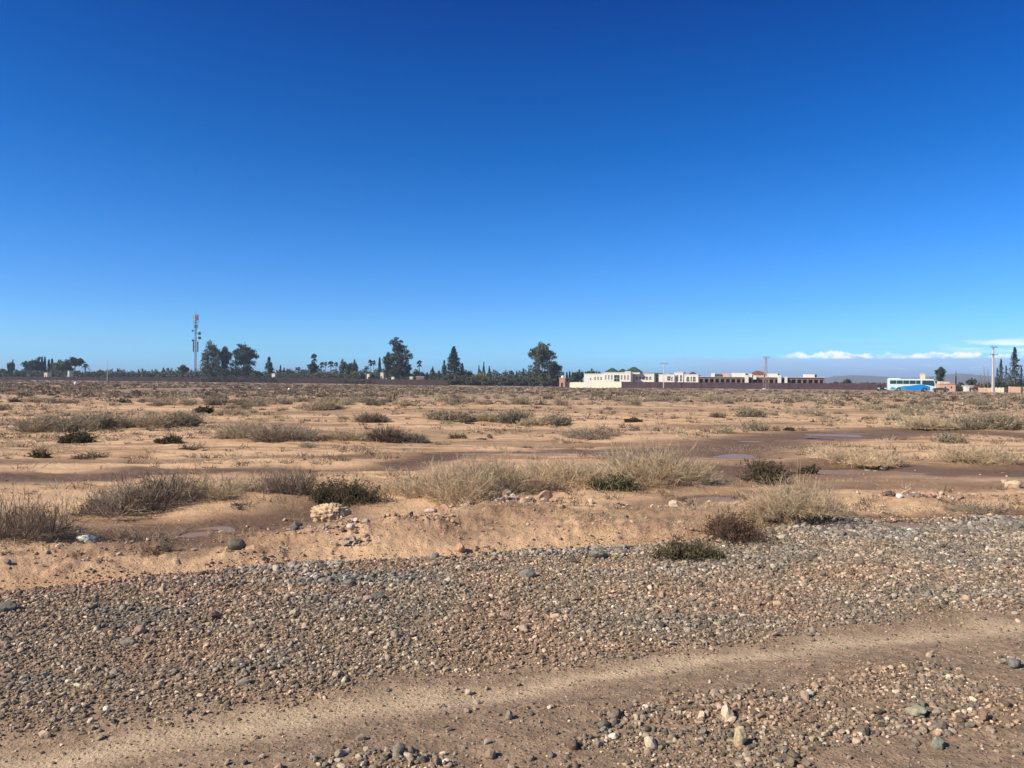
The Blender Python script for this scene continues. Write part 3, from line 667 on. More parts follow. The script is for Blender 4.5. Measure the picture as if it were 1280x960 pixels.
# near and middle shrubs, each where the photograph has it
SH = [
 ('dry_bush', 'grey', 4, 682, 98, 72, 'big grey leafless bush cut by the left edge of the picture', 'bush', 1.5),
 ('dry_bush', 'grey', 158, 640, 105, 52, 'wide grey twiggy bush with bleached upright branches, left end of the long thicket', 'bush', 1.4),
 ('dry_bush', 'grey', 205, 634, 90, 46, 'tangled grey bush in the middle of the long thicket on the left', 'bush', 1.4),
 ('dry_bush', 'pale', 262, 630, 80, 36, 'low straw brown bush at the right end of the long thicket on the left', 'bush', 1.2),
 ('dry_bush', 'dead', 110, 640, 70, 30, 'low dark brown tangle at the foot of the long thicket, far left', 'bush', 1),
 ('dry_bush', 'grey', 352, 622, 68, 50, 'upright bristly grey bush left of the dark green one', 'bush', 1.3),
 ('dark_bush', 'dark', 416, 633, 82, 38, 'rounded dark olive bush behind the pale earth clod', 'bush', 1.5),
 ('dead_bush', 'dead', 303, 638, 34, 16, 'small reddish dead bush in front of the upright grey bush', 'bush', 1),
 ('dead_bush', 'dead', 150, 690, 105, 30, 'sprawling dead branches on the dirt bank below the long thicket', 'bush', 1.0),
 ('dead_bush', 'dead', 192, 700, 40, 28, 'dense clump of dark dead sticks at the right end of the sprawling branches', 'bush', 1.0),
 ('dry_grass_tuft', 'straw', 487, 622, 60, 26, 'low straw tuft left of the tall straw bushes', 'grass tuft', .9),
 ('straw_bush', 'straw', 560, 630, 95, 56, 'straw coloured bush at the left of the long straw thicket, behind the heap of stones', 'bush', 1.6),
 ('straw_bush', 'straw', 603, 622, 90, 56, 'second straw coloured bush from the left, with tall pale stalks', 'bush', 1.5),
 ('straw_bush', 'pale', 655, 608, 70, 44, 'duller straw bush standing a little back in the middle of the long straw thicket', 'bush', 1.2),
 ('straw_bush', 'straw', 700, 614, 100, 44, 'wide low straw bush left of the small green shrub', 'bush', 1.6),
 ('straw_bush', 'pale', 745, 612, 50, 36, 'greyish straw bush touching the small green shrub', 'bush', 1.3),
 ('straw_bush', 'straw', 815, 606, 110, 56, 'tallest straw bush right behind the small green shrub', 'bush', 1.6),
 ('straw_bush', 'pale', 868, 604, 70, 38, 'greyer straw bush at the right end of the long straw thicket', 'bush', 1.3),
 ('green_shrub', 'green', 770, 617, 46, 26, 'small bright green shrub amid the straw bushes', 'shrub', 1.9),
 ('dark_bush', 'dark', 958, 601, 66, 30, 'dark leafy bush by the long puddle, right of the straw thicket', 'bush', 2.0),
 ('dark_bush', 'dark', 1013, 592, 30, 16, 'little dark bush right of the larger dark one by the long puddle', 'bush', 1.6),
 ('straw_bush', 'straw', 1008, 662, 95, 50, 'straw coloured grass clump growing on the pinkish mound', 'grass clump', 1.5),
 ('straw_bush', 'pale', 955, 662, 40, 28, 'faded straw clump between the reddish shrub and the pinkish mound', 'grass clump', 1.2),
 ('reddish_shrub', 'red', 914, 690, 84, 46, 'dark reddish brown shrub on the upper edge of the gravel', 'shrub', 2.2),
 ('dark_shrub', 'dark', 858, 705, 74, 33, 'low dark green shrub growing in the gravel left of the reddish shrub', 'shrub', 2.0),
 ('dry_stalks', 'stalks', 903, 662, 66, 44, 'fan of pale bare stalks sticking up behind the reddish shrub', 'stalks', 1),
 ('dry_stalks', 'stalks', 995, 612, 20, 46, 'few tall leaning stalks right of the dark leafy bush by the puddle', 'stalks', .25),
 ('straw_bush', 'straw', 1082, 580, 85, 22, 'low straw tuft beyond the three white stones', 'grass tuft', 1.4),
 ('straw_bush', 'straw', 1232, 577, 75, 28, 'straw tuft near the right edge, beyond the long puddle', 'grass tuft', 1.4),
 ('dry_bush', 'grey', 1215, 640, 85, 26, 'low tangle of grey twigs right of the rubble line', 'bush', 1.0),
 ('dry_bush', 'pale', 1050, 662, 46, 14, 'dark straw turf along the small bright puddle', 'grass tuft', 1.2),
 ('sage_bush', 'sage', 1193, 553, 34, 17, 'olive green bush left of the grey bush near the right edge', 'bush', 1.6),
 ('sage_bush', 'sage', 1240, 537, 60, 26, 'grey green bush standing close to the right edge in the middle distance', 'bush', 1.6),
 ('dry_bush', 'pale', 1175, 536, 60, 20, 'pale dry bush left of the grey green one in the right middle distance', 'bush', 1.4),
 ('dark_shrub', 'dark', 95, 554, 42, 17, 'dark low shrub shaped like a flat tree, alone on the pale sand at left', 'shrub', 1.6),
 ('dark_shrub', 'dark', 41, 571, 22, 12, 'small round dark shrub near the left edge on the pale sand', 'shrub', 1.6),
 ('dead_shrub', 'dead', 100, 573, 42, 14, 'sprawling reddish dead shrub right of the small round dark one', 'shrub', 1.4),
 ('dark_shrub', 'dark', 212, 557, 30, 11, 'left one of a pair of low dark shrubs in the left middle', 'shrub', 1.4),
 ('dead_shrub', 'dead', 236, 564, 26, 10, 'right one of the pair of low dark shrubs in the left middle, more reddish', 'shrub', 1.4),
 ('sage_bush', 'sage', 48, 541, 76, 24, 'grey green bush at the left end of the row of bushes on the left plain', 'bush', 1.5),
 ('sage_bush', 'sage', 125, 537, 76, 26, 'second grey green bush in the row on the left plain', 'bush', 1.5),
 ('dry_bush', 'pale', 172, 536, 56, 22, 'faded bush in the middle of the row on the left plain', 'bush', 1.3),
 ('sage_bush', 'sage', 213, 534, 58, 22, 'grey green bush at the right end of the row on the left plain', 'bush', 1.5),
 ('dark_shrub', 'dark', 252, 516, 18, 10, 'small black round shrub right of the row on the left plain', 'shrub', 1.6),
 ('dry_bush', 'pale', 278, 518, 34, 12, 'pale tuft touching the small black round shrub', 'bush', 1.3),
 ('dry_bush', 'pale', 292, 551, 60, 28, 'straw bush at the left end of the bush line left of centre', 'bush', 1.4),
 ('dry_bush', 'grey', 348, 554, 84, 26, 'grey bush in the middle of the bush line left of centre', 'bush', 1.4),
 ('dry_bush', 'pale', 428, 552, 56, 20, 'low straw bush right of the middle of the bush line left of centre', 'bush', 1.3),
 ('dry_bush', 'grey', 490, 553, 68, 24, 'grey bush at the right end of the bush line left of centre', 'bush', 1.5),
 ('dry_bush', 'pale', 402, 514, 34, 16, 'pale bushy tuft left of centre in the far middle ground', 'bush', 1.5),
 ('dry_bush', 'grey', 462, 526, 42, 14, 'dark grey flat bush right of the pale bushy tuft', 'bush', 1.4),
 ('sage_bush', 'sage', 556, 524, 34, 12, 'left one of the bushes in the centre row of the middle distance', 'bush', 1.5),
 ('sage_bush', 'sage', 577, 527, 34, 14, 'second bush from the left in the centre row of the middle distance', 'bush', 1.5),
 ('dry_bush', 'pale', 610, 527, 36, 14, 'faded third bush in the centre row of the middle distance', 'bush', 1.5),
 ('sage_bush', 'sage', 640, 528, 46, 18, 'broadest bush in the centre row of the middle distance', 'bush', 1.5),
 ('dry_bush', 'pale', 670, 530, 34, 13, 'bush just right of the broadest one in the centre row', 'bush', 1.5),
 ('sage_bush', 'sage', 690, 530, 40, 16, 'bush at the right end of the centre row of the middle distance', 'bush', 1.5),
 ('dry_bush', 'grey', 740, 546, 58, 14, 'flat grey bush alone on the sand right of centre', 'bush', 1.5),
 ('dark_shrub', 'dark', 793, 528, 18, 7, 'small dark shrub on the sand right of centre', 'shrub', 1.4),
 ('sage_bush', 'sage', 940, 522, 34, 12, 'small grey green bush right of centre near the wall of the villas', 'bush', 1.5),
 ('dry_bush', 'grey', 898, 523, 18, 9, 'little round grey bush left of the small grey green one', 'bush', 1.5),
 ('dark_shrub', 'dark', 988, 538, 13, 5, 'tiny dark shrub just left of the distant puddle', 'shrub', 1.4),
 ('dead_shrub', 'dead', 1115, 526, 14, 5, 'tiny reddish dead shrub right of the distant puddle', 'shrub', 1.4),
 ('dry_grass_tuft', 'pale', 555, 555, 20, 7, 'small pale tuft alone on the sand in the middle', 'grass tuft', 1.2),
 ('dark_shrub', 'dead', 658, 558, 16, 4, 'tiny dark weed beside the long puddle left of centre', 'weed', 1.2),
 ('dead_shrub', 'dead', 600, 547, 14, 4, 'tiny dark weed on the sand beside the small dark stone', 'weed', 1.2),
]
random.seed(11)
for i, (nm, kd, px, py, wp, hp, lb, ct, dn) in enumerate(SH): shrub(nm, kd, px, py, wp, hp, lb, ct, dens=dn, seed=100 + i)
# low dry turf on the mounds between gravel and plain
def turf():
    rg = np.random.default_rng(77); g = G(); P = []
    spots = [(800, 665, 1.0, .35, 1500), (900, 640, .8, .2, 500), (660, 655, .6, .3, 350), (1080, 664, .8, .12, 900), (1000, 600, .8, .25, 350), (150, 670, .7, .2, 260), (1180, 560, 3, .6, 1100), (1000, 562, 2.4, .5, 600), (690, 640, .8, .2, 300), (960, 690, .6, .2, 500), (480, 640, .5, .2, 160), (60, 690, .6, .25, 200), (880, 604, .6, .3, 300), (330, 632, .6, .15, 200)]
    for px, py, sx, sy, n in spots:
        X, Y = pix2g(px, py); x = X + rg.normal(0, sx, n); y = Y + rg.normal(0, sy, n); z = H(x, y); L = rg.uniform(.02, .07, n) * (1 + .02 * Y); a = rg.uniform(0, 6.28, n); t = rg.uniform(.1, 1.1, n)
        d = np.stack([np.sin(t) * np.cos(a), np.sin(t) * np.sin(a), np.cos(t)], 1) * L[:, None]; p0 = np.stack([x, y, z - .004], 1)
        P.append(np.stack([p0, p0 + d * .55 + rg.normal(0, .004, (n, 3)), p0 + d + rg.normal(0, .01, (n, 3)) - np.array([0, 0, .008])], 1))
    P = np.concatenate(P); R = np.full((len(P), 1), .0026) * np.array([[1, .8, .3]]); V, Q = tubes(P, R); g.add(V, Q)
    tag(g.build('dry_turf', TW_PALE), 'short dry grass on the earth bank above the gravel', 'grass', kind='stuff')
turf()
def weeds():
    rg = np.random.default_rng(78)
    for nm, m, n, lab in (('weeds', TW_DARK, 3200, 'tiny dark weeds dotted over the bare plain'), ('weeds', TW_PALE, 5200, 'tiny straw coloured weeds dotted over the bare plain')):
        Y = np.exp(rg.uniform(math.log(9), math.log(95), n)); X = rg.uniform(-.78, .78, n) * Y
        k = rg.uniform(0, 1, n) < .15 + .85 * sstep(.42, .6, fbm(X / 4, Y / 3, 69, 3)); X, Y = X[k], Y[k]
        h, wt = H(X, Y, True); k = wt < .5; X, Y, h = X[k], Y[k], h[k]; w = rg.uniform(.06, .32, len(X)) * (1 + Y / 60); q = 16
        a = rg.uniform(0, 6.28, len(X) * q); t = rg.uniform(.2, 1.35, len(X) * q); L = np.repeat(w, q) * rg.uniform(.4, 1, len(X) * q) * .6
        p0 = np.stack([np.repeat(X, q) + rg.normal(0, 1, len(a)) * np.repeat(w, q) * .25, np.repeat(Y, q) + rg.normal(0, 1, len(a)) * np.repeat(w, q) * .25, np.repeat(h, q) - .004], 1)
        d = np.stack([np.sin(t) * np.cos(a), np.sin(t) * np.sin(a), np.cos(t) * .8], 1) * L[:, None]
        P = np.stack([p0, p0 + d * .5 + rg.normal(0, .1, d.shape) * L[:, None], p0 + d], 1); R = (np.repeat(.0012 + .00026 * Y, q))[:, None] * np.array([[1, .8, .4]])
        V, Q = tubes(P, R); tag(G().add(V, Q).build(nm, m), lab, 'weeds', kind='stuff')
weeds()

# ------------------------------------------------------------------ the many shrubs out on the plain
def far_proto(name, kind, seed, hw=.42):
    rg = np.random.default_rng(seed); g = G(); w, h = 1.0, hw
    P, R = twigs(rg, 150, h, w, .5, .4, 4, .8, .009); V, Q = tubes(P, R); g.add(V, Q, 0)
    P2, R2 = side_twigs(rg, P, 4, .15, 3, .0065); V, Q = tubes(P2, R2); g.add(V, Q, 0)
    ml = {'sage': [TW_SAGE, LF_SAGE], 'pale': [TW_PALE, TW_PALE], 'grey': [TW_GREY, TW_GREY], 'dark': [TW_DARK, LF_DARK]}[kind]
    i = rg.integers(0, len(P), 500); C = P[i, rg.integers(1, 4, 500)] + rg.normal(0, .05, (500, 3)); C[:, 2] = np.abs(C[:, 2]); V, Fc = leaves(C, .024, rg, 2.8); g.add(V, Fc, 1)
    return g.build(name, ml)
PROT = []
for kd, nm in (('sage', 'sage_bush'), ('pale', 'dry_bush'), ('grey', 'dry_bush'), ('dark', 'dark_shrub')):
    for k in range(3): PROT.append([kd, far_proto(nm, kd, 300 + len(PROT), (.40, .34, .48)[k]), False])
WORD = {'sage': 'grey green bush', 'pale': 'straw coloured bush', 'grey': 'leafless grey bush', 'dark': 'dark shrub'}
LAB = {}
LMK = [(120, 'left tree group'), (215, 'thin white pole'), (262, 'telecom mast'), (345, 'big eucalyptus pair'), (440, 'palm row'), (530, 'tallest eucalyptus'), (625, 'big conifer'), (700, 'round headed eucalyptus'), (795, 'white villa'), (880, 'slim crossarm pole'), (1000, 'lattice pylon'), (1100, 'plain brown wall'), (1180, 'coach'), (1e9, 'utility pole')]
rg = np.random.default_rng(55); placed = [(pix2g(s[2], s[3])) for s in SH]; cnt = 0; tries = 0
taken = [(a, b) for a, b in placed]
while cnt < 215 and tries < 20000:
    tries += 1
    Y = math.exp(rg.uniform(math.log(17), math.log(75))); X = rg.uniform(-.74, .74) * Y
    if Y < 24 and rg.uniform() < .8: continue
    d = fbm(X / 9, Y / 7, 66, 3)
    if rg.uniform() > float(sstep(.42, .62, d)) * (.25 + .75 * float(sstep(20, 45, Y))): continue
    if float(H(X, Y, True)[1][0]) > .35: continue
    if min((X - a) ** 2 + (Y - b) ** 2 for a, b in taken) < (.5 + Y * .008) ** 2: continue
    kd = rg.choice(['sage', 'pale', 'grey', 'dark'], p=[.40, .30, .18, .12]); c_ = [p for p in PROT if p[0] == kd]; p = c_[rg.integers(3)]
    w = rg.uniform(.6, 1.5) * (.55 if kd == 'dark' else 1) * (.6 + .4 * min(Y / 45, 1.4)); w = w * (.45 if rg.uniform() < .3 else 1)
    o = p[1] if not p[2] else p[1].copy()
    if p[2]: COL.objects.link(o)
    p[2] = True; o.location = (X, Y, Hs(X, Y) - .01); o.rotation_euler = (0, 0, rg.uniform(0, 6.28)); o.scale = (w, w * rg.uniform(.8, 1.2), w * rg.uniform(.75, 1.2))
    pxo = 640 + F * X / Y; size = 'small' if w * F / Y < 13 else 'broad'; band = 'nearer' if Y < 27 else ('mid distance' if Y < 46 else 'far')
    lm_ = [n for e_, n in LMK if pxo < e_][0]
    LAB.setdefault('%s %s, %s plain below the %s' % (size, WORD[kd], band, lm_), []).append((pxo, o)); tag(o, None, 'shrub' if kd == 'dark' else 'bush', 'bushes scattered over the %s plain' % band); taken.append((X, Y)); cnt += 1
ORD = ['leftmost', 'second', 'third', 'fourth', 'fifth', 'sixth', 'seventh', 'eighth', 'ninth', 'tenth']
for lab, lst in LAB.items():
    lst.sort(key=lambda q: q[0])
    for i, (_, o) in enumerate(lst):
        if len(lst) == 1: o['label'] = lab
        elif len(lst) == 2: o['label'] = ('left ' if i == 0 else 'right ') + lab
        else: o['label'] = (ORD[min(i, 9)] if i < len(lst) - 1 else 'rightmost') + ' ' + lab
# scrub too far and too dense to count
rg = np.random.default_rng(56); N = 13000
Y = np.exp(rg.uniform(math.log(48), math.log(330), N)); X = rg.uniform(-.76, .76, N) * Y
dn = sstep(.32, .56, fbm(X / 16, Y / 11, 67, 3)) * (.35 + .65 * sstep(55, 110, Y)); k = rg.uniform(0, 1, N) < dn; X, Y = X[k], Y[k]
k = ~((Y > 196) & (X > 60)); X, Y = X[k], Y[k]; Z = H(X, Y); n = len(X)
def scrub(name, sel, m, label):
    xs, ys, zs = X[sel], Y[sel], Z[sel]; n = len(xs); q = 90
    w = rg.uniform(.35, 1.0, n) * (1 + ys / 500); cx = np.repeat(xs, q); cy = np.repeat(ys, q); cz = np.repeat(zs, q); ww = np.repeat(w, q)
    u = rndn(rg, n * q) * (rg.uniform(.3, 1, (n * q, 1))); C = np.stack([cx + u[:, 0] * ww * .5, cy + u[:, 1] * ww * .5, cz + np.abs(u[:, 2]) * ww * .30], 1)
    V, Fc = leaves(C, ww * .085, rg, 2.6); g = G(); g.add(V, Fc); tag(g.build(name, m), label, 'scrub', kind='stuff')
rr_ = rg.uniform(0, 1, n)
SC_PALE = mat('far_dry_scrub', (.36, .275, .19), .9, .35, .4); SC_SAGE = mat('far_sage_scrub', (.25, .20, .14), .9, .35, .4)
scrub('scrub', rr_ < .42, SC_PALE, 'pale dry scrub covering the far plain')
scrub('scrub', (rr_ >= .42) & (rr_ < .85), SC_SAGE, 'grey green scrub covering the far plain')
scrub('scrub', rr_ >= .85, TW_DARK, 'dark dead scrub dotted over the far plain')

# ------------------------------------------------------------------ trees
BARK = mat('grey_bark', (.20, .16, .12), .9, .3, 2.0)
PBARK = mat('palm_bark', (.17, .13, .095), .95, .3, 3.0)
LV_EUC = mat('eucalyptus_leaf', (.135, .140, .080), .7, .35, .5, objvar=.12, trans=.2)
LV_DARK = mat('dark_tree_leaf', (.068, .082, .045), .75, .35, .5, objvar=.15, trans=.15)
LV_PINE = mat('conifer_needle', (.040, .062, .038), .75, .35, .6, objvar=.15, trans=.1)
LV_PALM = mat('palm_leaf', (.075, .095, .048), .65, .3, .8, objvar=.15, trans=.15)
LV_OLIVE = mat('olive_leaf', (.115, .120, .070), .75, .35, .7, objvar=.2, trans=.15)
LV_YEL = mat('yellow_leaf', (.34, .26, .055), .8, .3, .8, trans=.2)
LV_RED = mat('rusty_leaf', (.26, .13, .075), .85, .3, .8, trans=.15)
LV_BRT = mat('light_green_leaf', (.16, .19, .06), .75, .3, .8, objvar=.15, trans=.2)

def crown_pts(rng, blobs, n):
    vol = np.array([b[3] * b[4] * b[5] for b in blobs]) ** .75; w = rng.choice(len(blobs), n, p=vol / vol.sum()); B = np.array(blobs)[w]
    u = rndn(rng, n) * (rng.uniform(0, 1, (n, 1)) ** .42)
    C = B[:, :3] + u * B[:, 3:6]
    return C
def clump(C, rng, k, sc):
    """regroup points into twig-end clumps, so that gaps open between them"""
    m = max(8, len(C) // k); cen = C[rng.integers(0, len(C), m)]; i = rng.integers(0, m, len(C)); return cen[i] + rng.normal(0, sc * 1.15, C.shape) * np.array([1, 1, .75])
def broad(name, seed, h, wd, blobs, nleaf, leaf, lm, label, trunk=.35, tr=.35, clmp=.5, elong=1.7, droop=None):
    """blobs in units of crown half width (x, y) and of height (z)"""
    rng = np.random.default_rng(seed); t = thing(name, label, 'tree')
    B = [(b[0] * wd / 2, b[1] * wd / 2, b[2] * h, b[3] * wd / 2 * 1.10, b[3] * wd / 2 * 1.10, b[4] * h * 1.10) for b in blobs]
    g = G(); z0 = trunk * h; lean = rng.normal(0, .02 * h, 2)
    g.tube([(0, 0, -.4), (0, 0, z0 * .5), (lean[0] * .6, lean[1] * .6, z0)], [tr * 1.25, tr, tr * .8], 8)
    for b in B:
        mid = np.array([lean[0] + (b[0] - lean[0]) * .45, lean[1] + (b[1] - lean[1]) * .45, z0 + (b[2] - z0) * .45 if b[2] > z0 else z0 * .9])
        g.tube([(lean[0] * .6, lean[1] * .6, min(z0, b[2])), mid, (b[0], b[1], b[2] + b[5] * .3)], [tr * .6, tr * .4, tr * .12], 5)
        for _ in range(4):
            e = np.array(b[:3]) + rndn(rng, 1)[0] * np.array(b[3:6]) * .8; g.tube([mid, (mid + e) / 2 + rng.normal(0, .2, 3), e], [tr * .25, tr * .15, tr * .05], 4)
    g.build('trunk', BARK, t, smooth=True)
    C = crown_pts(rng, B, nleaf); C = clump(C, rng, 48, clmp); C[:, 2] = np.maximum(C[:, 2], .15)
    V, Fc = leaves(C, leaf, rng, elong, droop); G().add(V, Fc).build('crown', lm, t)
    return t
def conifer(name, seed, h, wd, label, lm, levels=16, per=9, nl=9, leaf=.30, gap=.0, base=.08, tr=.22, shape=1.0, droop=.25):
    rng = np.random.default_rng(seed); t = thing(name, label, 'tree'); g = G()
    g.tube([(0, 0, -.4), (0, 0, h * .6), (0, 0, h * .99)], [tr, tr * .6, tr * .08], 7); C = []
    for i in range(levels):
        f = i / (levels - 1); z = h * (base + (1 - base) * f * .98); r = wd / 2 * (1 - f) ** shape * rng.uniform(.75, 1.15) + .12
        for k in range(per):
            a = rng.uniform(0, 6.28); rr = r * rng.uniform(.7, 1.1); dz = -droop * rr * rng.uniform(.3, 1) + rr * .05
            e = np.array([math.cos(a) * rr, math.sin(a) * rr, z + dz]); g.tube([(0, 0, z), e * np.array([.5, .5, 1]) + np.array([0, 0, -dz * .3]), e], [tr * .22, tr * .14, tr * .05], 3, cap=False)
            s = rng.uniform(.25, 1, (nl, 1)); c = np.array([0, 0, z]) * (1 - s) + e * s; C.append(c + rng.normal(0, .10 + r * .045, (nl, 3)))
    g.build('trunk', BARK, t)
    V, Fc = leaves(np.concatenate(C), leaf, rng, 2.0); G().add(V, Fc).build('crown', lm, t); return t
def cypress(name, seed, h, wd, label, n=900, lm=None):
    rng = np.random.default_rng(seed); t = thing(name, label, 'tree')
    G().tube([(0, 0, -.3), (0, 0, h * .3), (0, 0, h * .9)], [.14, .10, .02], 6).build('trunk', BARK, t)
    z = rng.uniform(0, 1, n); r = wd / 2 * np.sqrt(np.clip(np.sin(np.pi * np.clip(z * .93 + .07, 0, 1)), .03, 1)) * rng.uniform(.5, 1, n) * (1 - .45 * z); a = rng.uniform(0, 6.28, n)
    C = np.stack([np.cos(a) * r, np.sin(a) * r, h * (.04 + .95 * z)], 1); V, Fc = leaves(C, .30, rng, 2.4); G().add(V, Fc).build('crown', lm or LV_PINE, t); return t
def palm(name, seed, h, label, fan=True, R=1.9, nf=34, tr=.22):
    rng = np.random.default_rng(seed); t = thing(name, label, 'palm')
    ln = rng.normal(0, .03 * h, 2)
    G().tube([(0, 0, -.3), (ln[0] * .4, ln[1] * .4, h * .5), (ln[0], ln[1], h)], [tr * 1.3, tr, tr * .9], 8).build('trunk', PBARK, t, smooth=True)
    g = G()
    for k in range(nf):
        a = rng.uniform(0, 6.28); e = rng.uniform(-.75, 1.35); L = R * rng.uniform(.8, 1.1); d = np.array([math.cos(a) * math.cos(e), math.sin(a) * math.cos(e), math.sin(e)])
        sd_ = np.array([-math.sin(a), math.cos(a), 0]); o = np.array([ln[0], ln[1], h])
        if fan:
            m = o + d * L * .5; g.tube([o, m], [.03, .02], 3, cap=False)
            for q in np.linspace(-1.25, 1.25, 9):
                dd = d * math.cos(q) + sd_ * math.sin(q); ti = m + dd * L * .55 + np.array([0, 0, -.18 * L]); n_ = np.cross(dd, sd_ + .3 * d); wv_ = np.cross(dd, np.cross(d, sd_)) * .07 * L
                g.add([m, m + dd * L * .3 + wv_, ti, m + dd * L * .3 - wv_], [(0, 1, 2), (0, 2, 3)])
        else:
            L *= 1.3; pts = [o + d * L * s + np.array([0, 0, -.55 * L * s * s]) for s in np.linspace(0, 1, 6)]; g.tube(pts, [.04, .035, .03, .022, .015, .008], 3, cap=False)
            for j in range(1, 6):
                for sg in (-1, 1):
                    for u in (0, .5):
                        p = pts[j] * (1 - u) + pts[j - 1] * u; dd = (sd_ * sg * .8 + d * .5 + np.array([0, 0, -.25])); dd /= np.linalg.norm(dd); ti = p + dd * L * .26; mm = p + dd * L * .13
                        g.add([p, mm + d * .05, ti, mm - d * .05], [(0, 1, 2), (0, 2, 3)])
    g.build('crown', LV_PALM, t); return t

EUC1 = [(-.15, 0, .86, .34, .12), (.1, .2, .72, .42, .14), (-.42, -.1, .62, .40, .14), (.45, .1, .60, .42, .14), (0, -.2, .50, .5, .15), (.5, -.1, .36, .42, .13), (-.5, .1, .36, .42, .13), (0, .1, .22, .6, .15)]
EUC2 = [(.0, 0, .86, .46, .12), (.0, 0, .74, .55, .14), (-.45, .1, .74, .40, .13), (.48, 0, .72, .38, .13), (.0, .2, .62, .5, .14), (-.35, -.2, .44, .46, .14), (.45, .1, .42, .45, .13), (0, 0, .24, .7, .14)]
EUC3 = [(-.15, 0, .88, .34, .10), (.05, 0, .72, .42, .14), (.2, 0, .34, .6, .16), (.25, .1, .82, .34, .10), (.55, 0, .60, .34, .12), (-.2, .1, .66, .42, .14), (.1, -.1, .48, .5, .16), (-.6, 0, .46, .34, .12), (.6, .1, .34, .36, .12), (-.3, 0, .22, .5, .14), (.3, 0, .14, .5, .12)]
ROUND = [(0, 0, .66, .72, .26), (-.5, .1, .55, .48, .22), (.5, -.1, .55, .50, .24), (.1, .3, .46, .66, .26)]
BUSH = [(0, 0, .55, .6, .38), (-.5, 0, .38, .45, .3), (.5, .1, .40, .48, .32), (.1, -.3, .3, .6, .28)]
UMBR = [(0, 0, .80, .7, .15), (-.5, 0, .74, .45, .13), (.5, .1, .76, .45, .13)]
SPARSE = [(0, 0, .86, .36, .11), (-.35, 0, .72, .38, .12), (.4, .1, .68, .40, .13), (.05, 0, .52, .5, .16), (-.2, 0, .32, .35, .14)]
PROTO = {}
WIDE = {'fir': 1.75, 'fir2': 1.4, 'cypress': 1.45, 'euc3': 1.15, 'fan': 1.15, 'date': 1.1, 'spiky': 1.35, 'spiky2': 1.5, 'umbrella': 1.2}
def make(kind):
    if kind == 'euc1': return broad('eucalyptus_tree', 1, 20, 14, EUC1, 9000, .38, LV_EUC, 'x', .25, .42, .50, 1.9, .25), 20, 14
    if kind == 'euc2': return broad('eucalyptus_tree', 2, 20, 16, EUC2, 9000, .38, LV_DARK, 'x', .25, .42, .50, 1.9, .25), 20, 16
    if kind == 'euc3': return broad('eucalyptus_tree', 3, 24, 15, EUC3, 11000, .38, LV_DARK, 'x', .3, .5, .45, 2.0, .45), 24, 15
    if kind == 'euc4': return broad('eucalyptus_tree', 4, 24, 16, EUC2, 11000, .38, LV_EUC, 'x', .2, .5, .50, 1.9, .35), 24, 16
    if kind == 'round': return broad('broad_tree', 5, 9, 10, ROUND, 4200, .38, LV_DARK, 'x', .2, .3, .35), 9, 10
    if kind == 'round2': return broad('broad_tree', 6, 9, 10, ROUND[::-1], 3600, .38, LV_EUC, 'x', .2, .3, .40), 9, 10
    if kind == 'umbrella': return broad('umbrella_pine', 7, 9, 8, UMBR, 2400, .34, LV_DARK, 'x', .6, .22, .3), 9, 8
    if kind == 'olive': return broad('olive_tree', 8, 6, 7, BUSH, 2400, .34, LV_OLIVE, 'x', .12, .2, .35), 6, 7
    if kind == 'dbush': return broad('broad_tree', 9, 6, 7, BUSH, 2400, .34, LV_DARK, 'x', .12, .2, .35), 6, 7
    if kind == 'yellow': return broad('yellow_tree', 10, 6, 7, BUSH, 1700, .34, LV_YEL, 'x', .12, .2, .4), 6, 7
    if kind == 'rusty': return broad('rusty_tree', 11, 6, 7, BUSH, 1300, .30, LV_RED, 'x', .12, .2, .5), 6, 7
    if kind == 'bright': return broad('green_tree', 12, 6, 7, BUSH, 2000, .34, LV_BRT, 'x', .12, .2, .4), 6, 7
    if kind == 'sparse': return broad('eucalyptus_tree', 13, 12, 8, SPARSE, 3400, .36, LV_DARK, 'x', .3, .25, .40, 1.8, .2), 12, 8
    if kind == 'cypress': return cypress('cypress', 14, 10, 1.9, 'x'), 10, 1.9
    if kind == 'fir': return conifer('conifer', 15, 20, 11, 'x', LV_PINE, 26, 14, 13, .40, shape=.80, droop=.15), 20, 11
    if kind == 'fir2': return conifer('conifer', 16, 10, 6, 'x', LV_PINE, 15, 10, 10, .34, shape=.85), 10, 6
    if kind == 'spiky': return conifer('conifer', 17, 14, 5.4, 'x', LV_PINE, 26, 8, 8, .24, shape=.85, droop=-.12, tr=.2), 14, 5.4
    if kind == 'spiky2': return conifer('conifer', 18, 14, 4.4, 'x', LV_PINE, 20, 7, 7, .24, shape=.75, droop=-.05, tr=.2), 14, 4.4
    if kind == 'fan': return palm('fan_palm', 19, 9, 'x', True, 1.9), 10.6, 3.9
    if kind == 'fan2': return palm('fan_palm', 20, 9, 'x', True, 1.7, 28), 10.4, 3.5
    if kind == 'date': return palm('date_palm', 21, 5.5, 'x', False, 2.3, 34, .3), 7.6, 6.0
def tree(kind, px, top, wpx, Y, label, grp=None, base=None):
    first = kind not in PROTO
    if first: PROTO[kind] = make(kind)
    t, h0, w0 = PROTO[kind]
    X = X_at(px, Y); zg = Hs(X, Y); h = (Z_at(px, top, Y) - zg) * 1.03; w = wpx / F * Y * WIDE.get(kind, 1.18)
    sc = (w / w0, w / w0, h / h0)
    if first:
        t.location = (X, Y, zg); t.scale = sc; t['label'] = label
        if grp: t['group'] = grp
    else: dup(t, (X, Y, zg), random.uniform(-.6, .6), sc, label, grp)
random.seed(21)
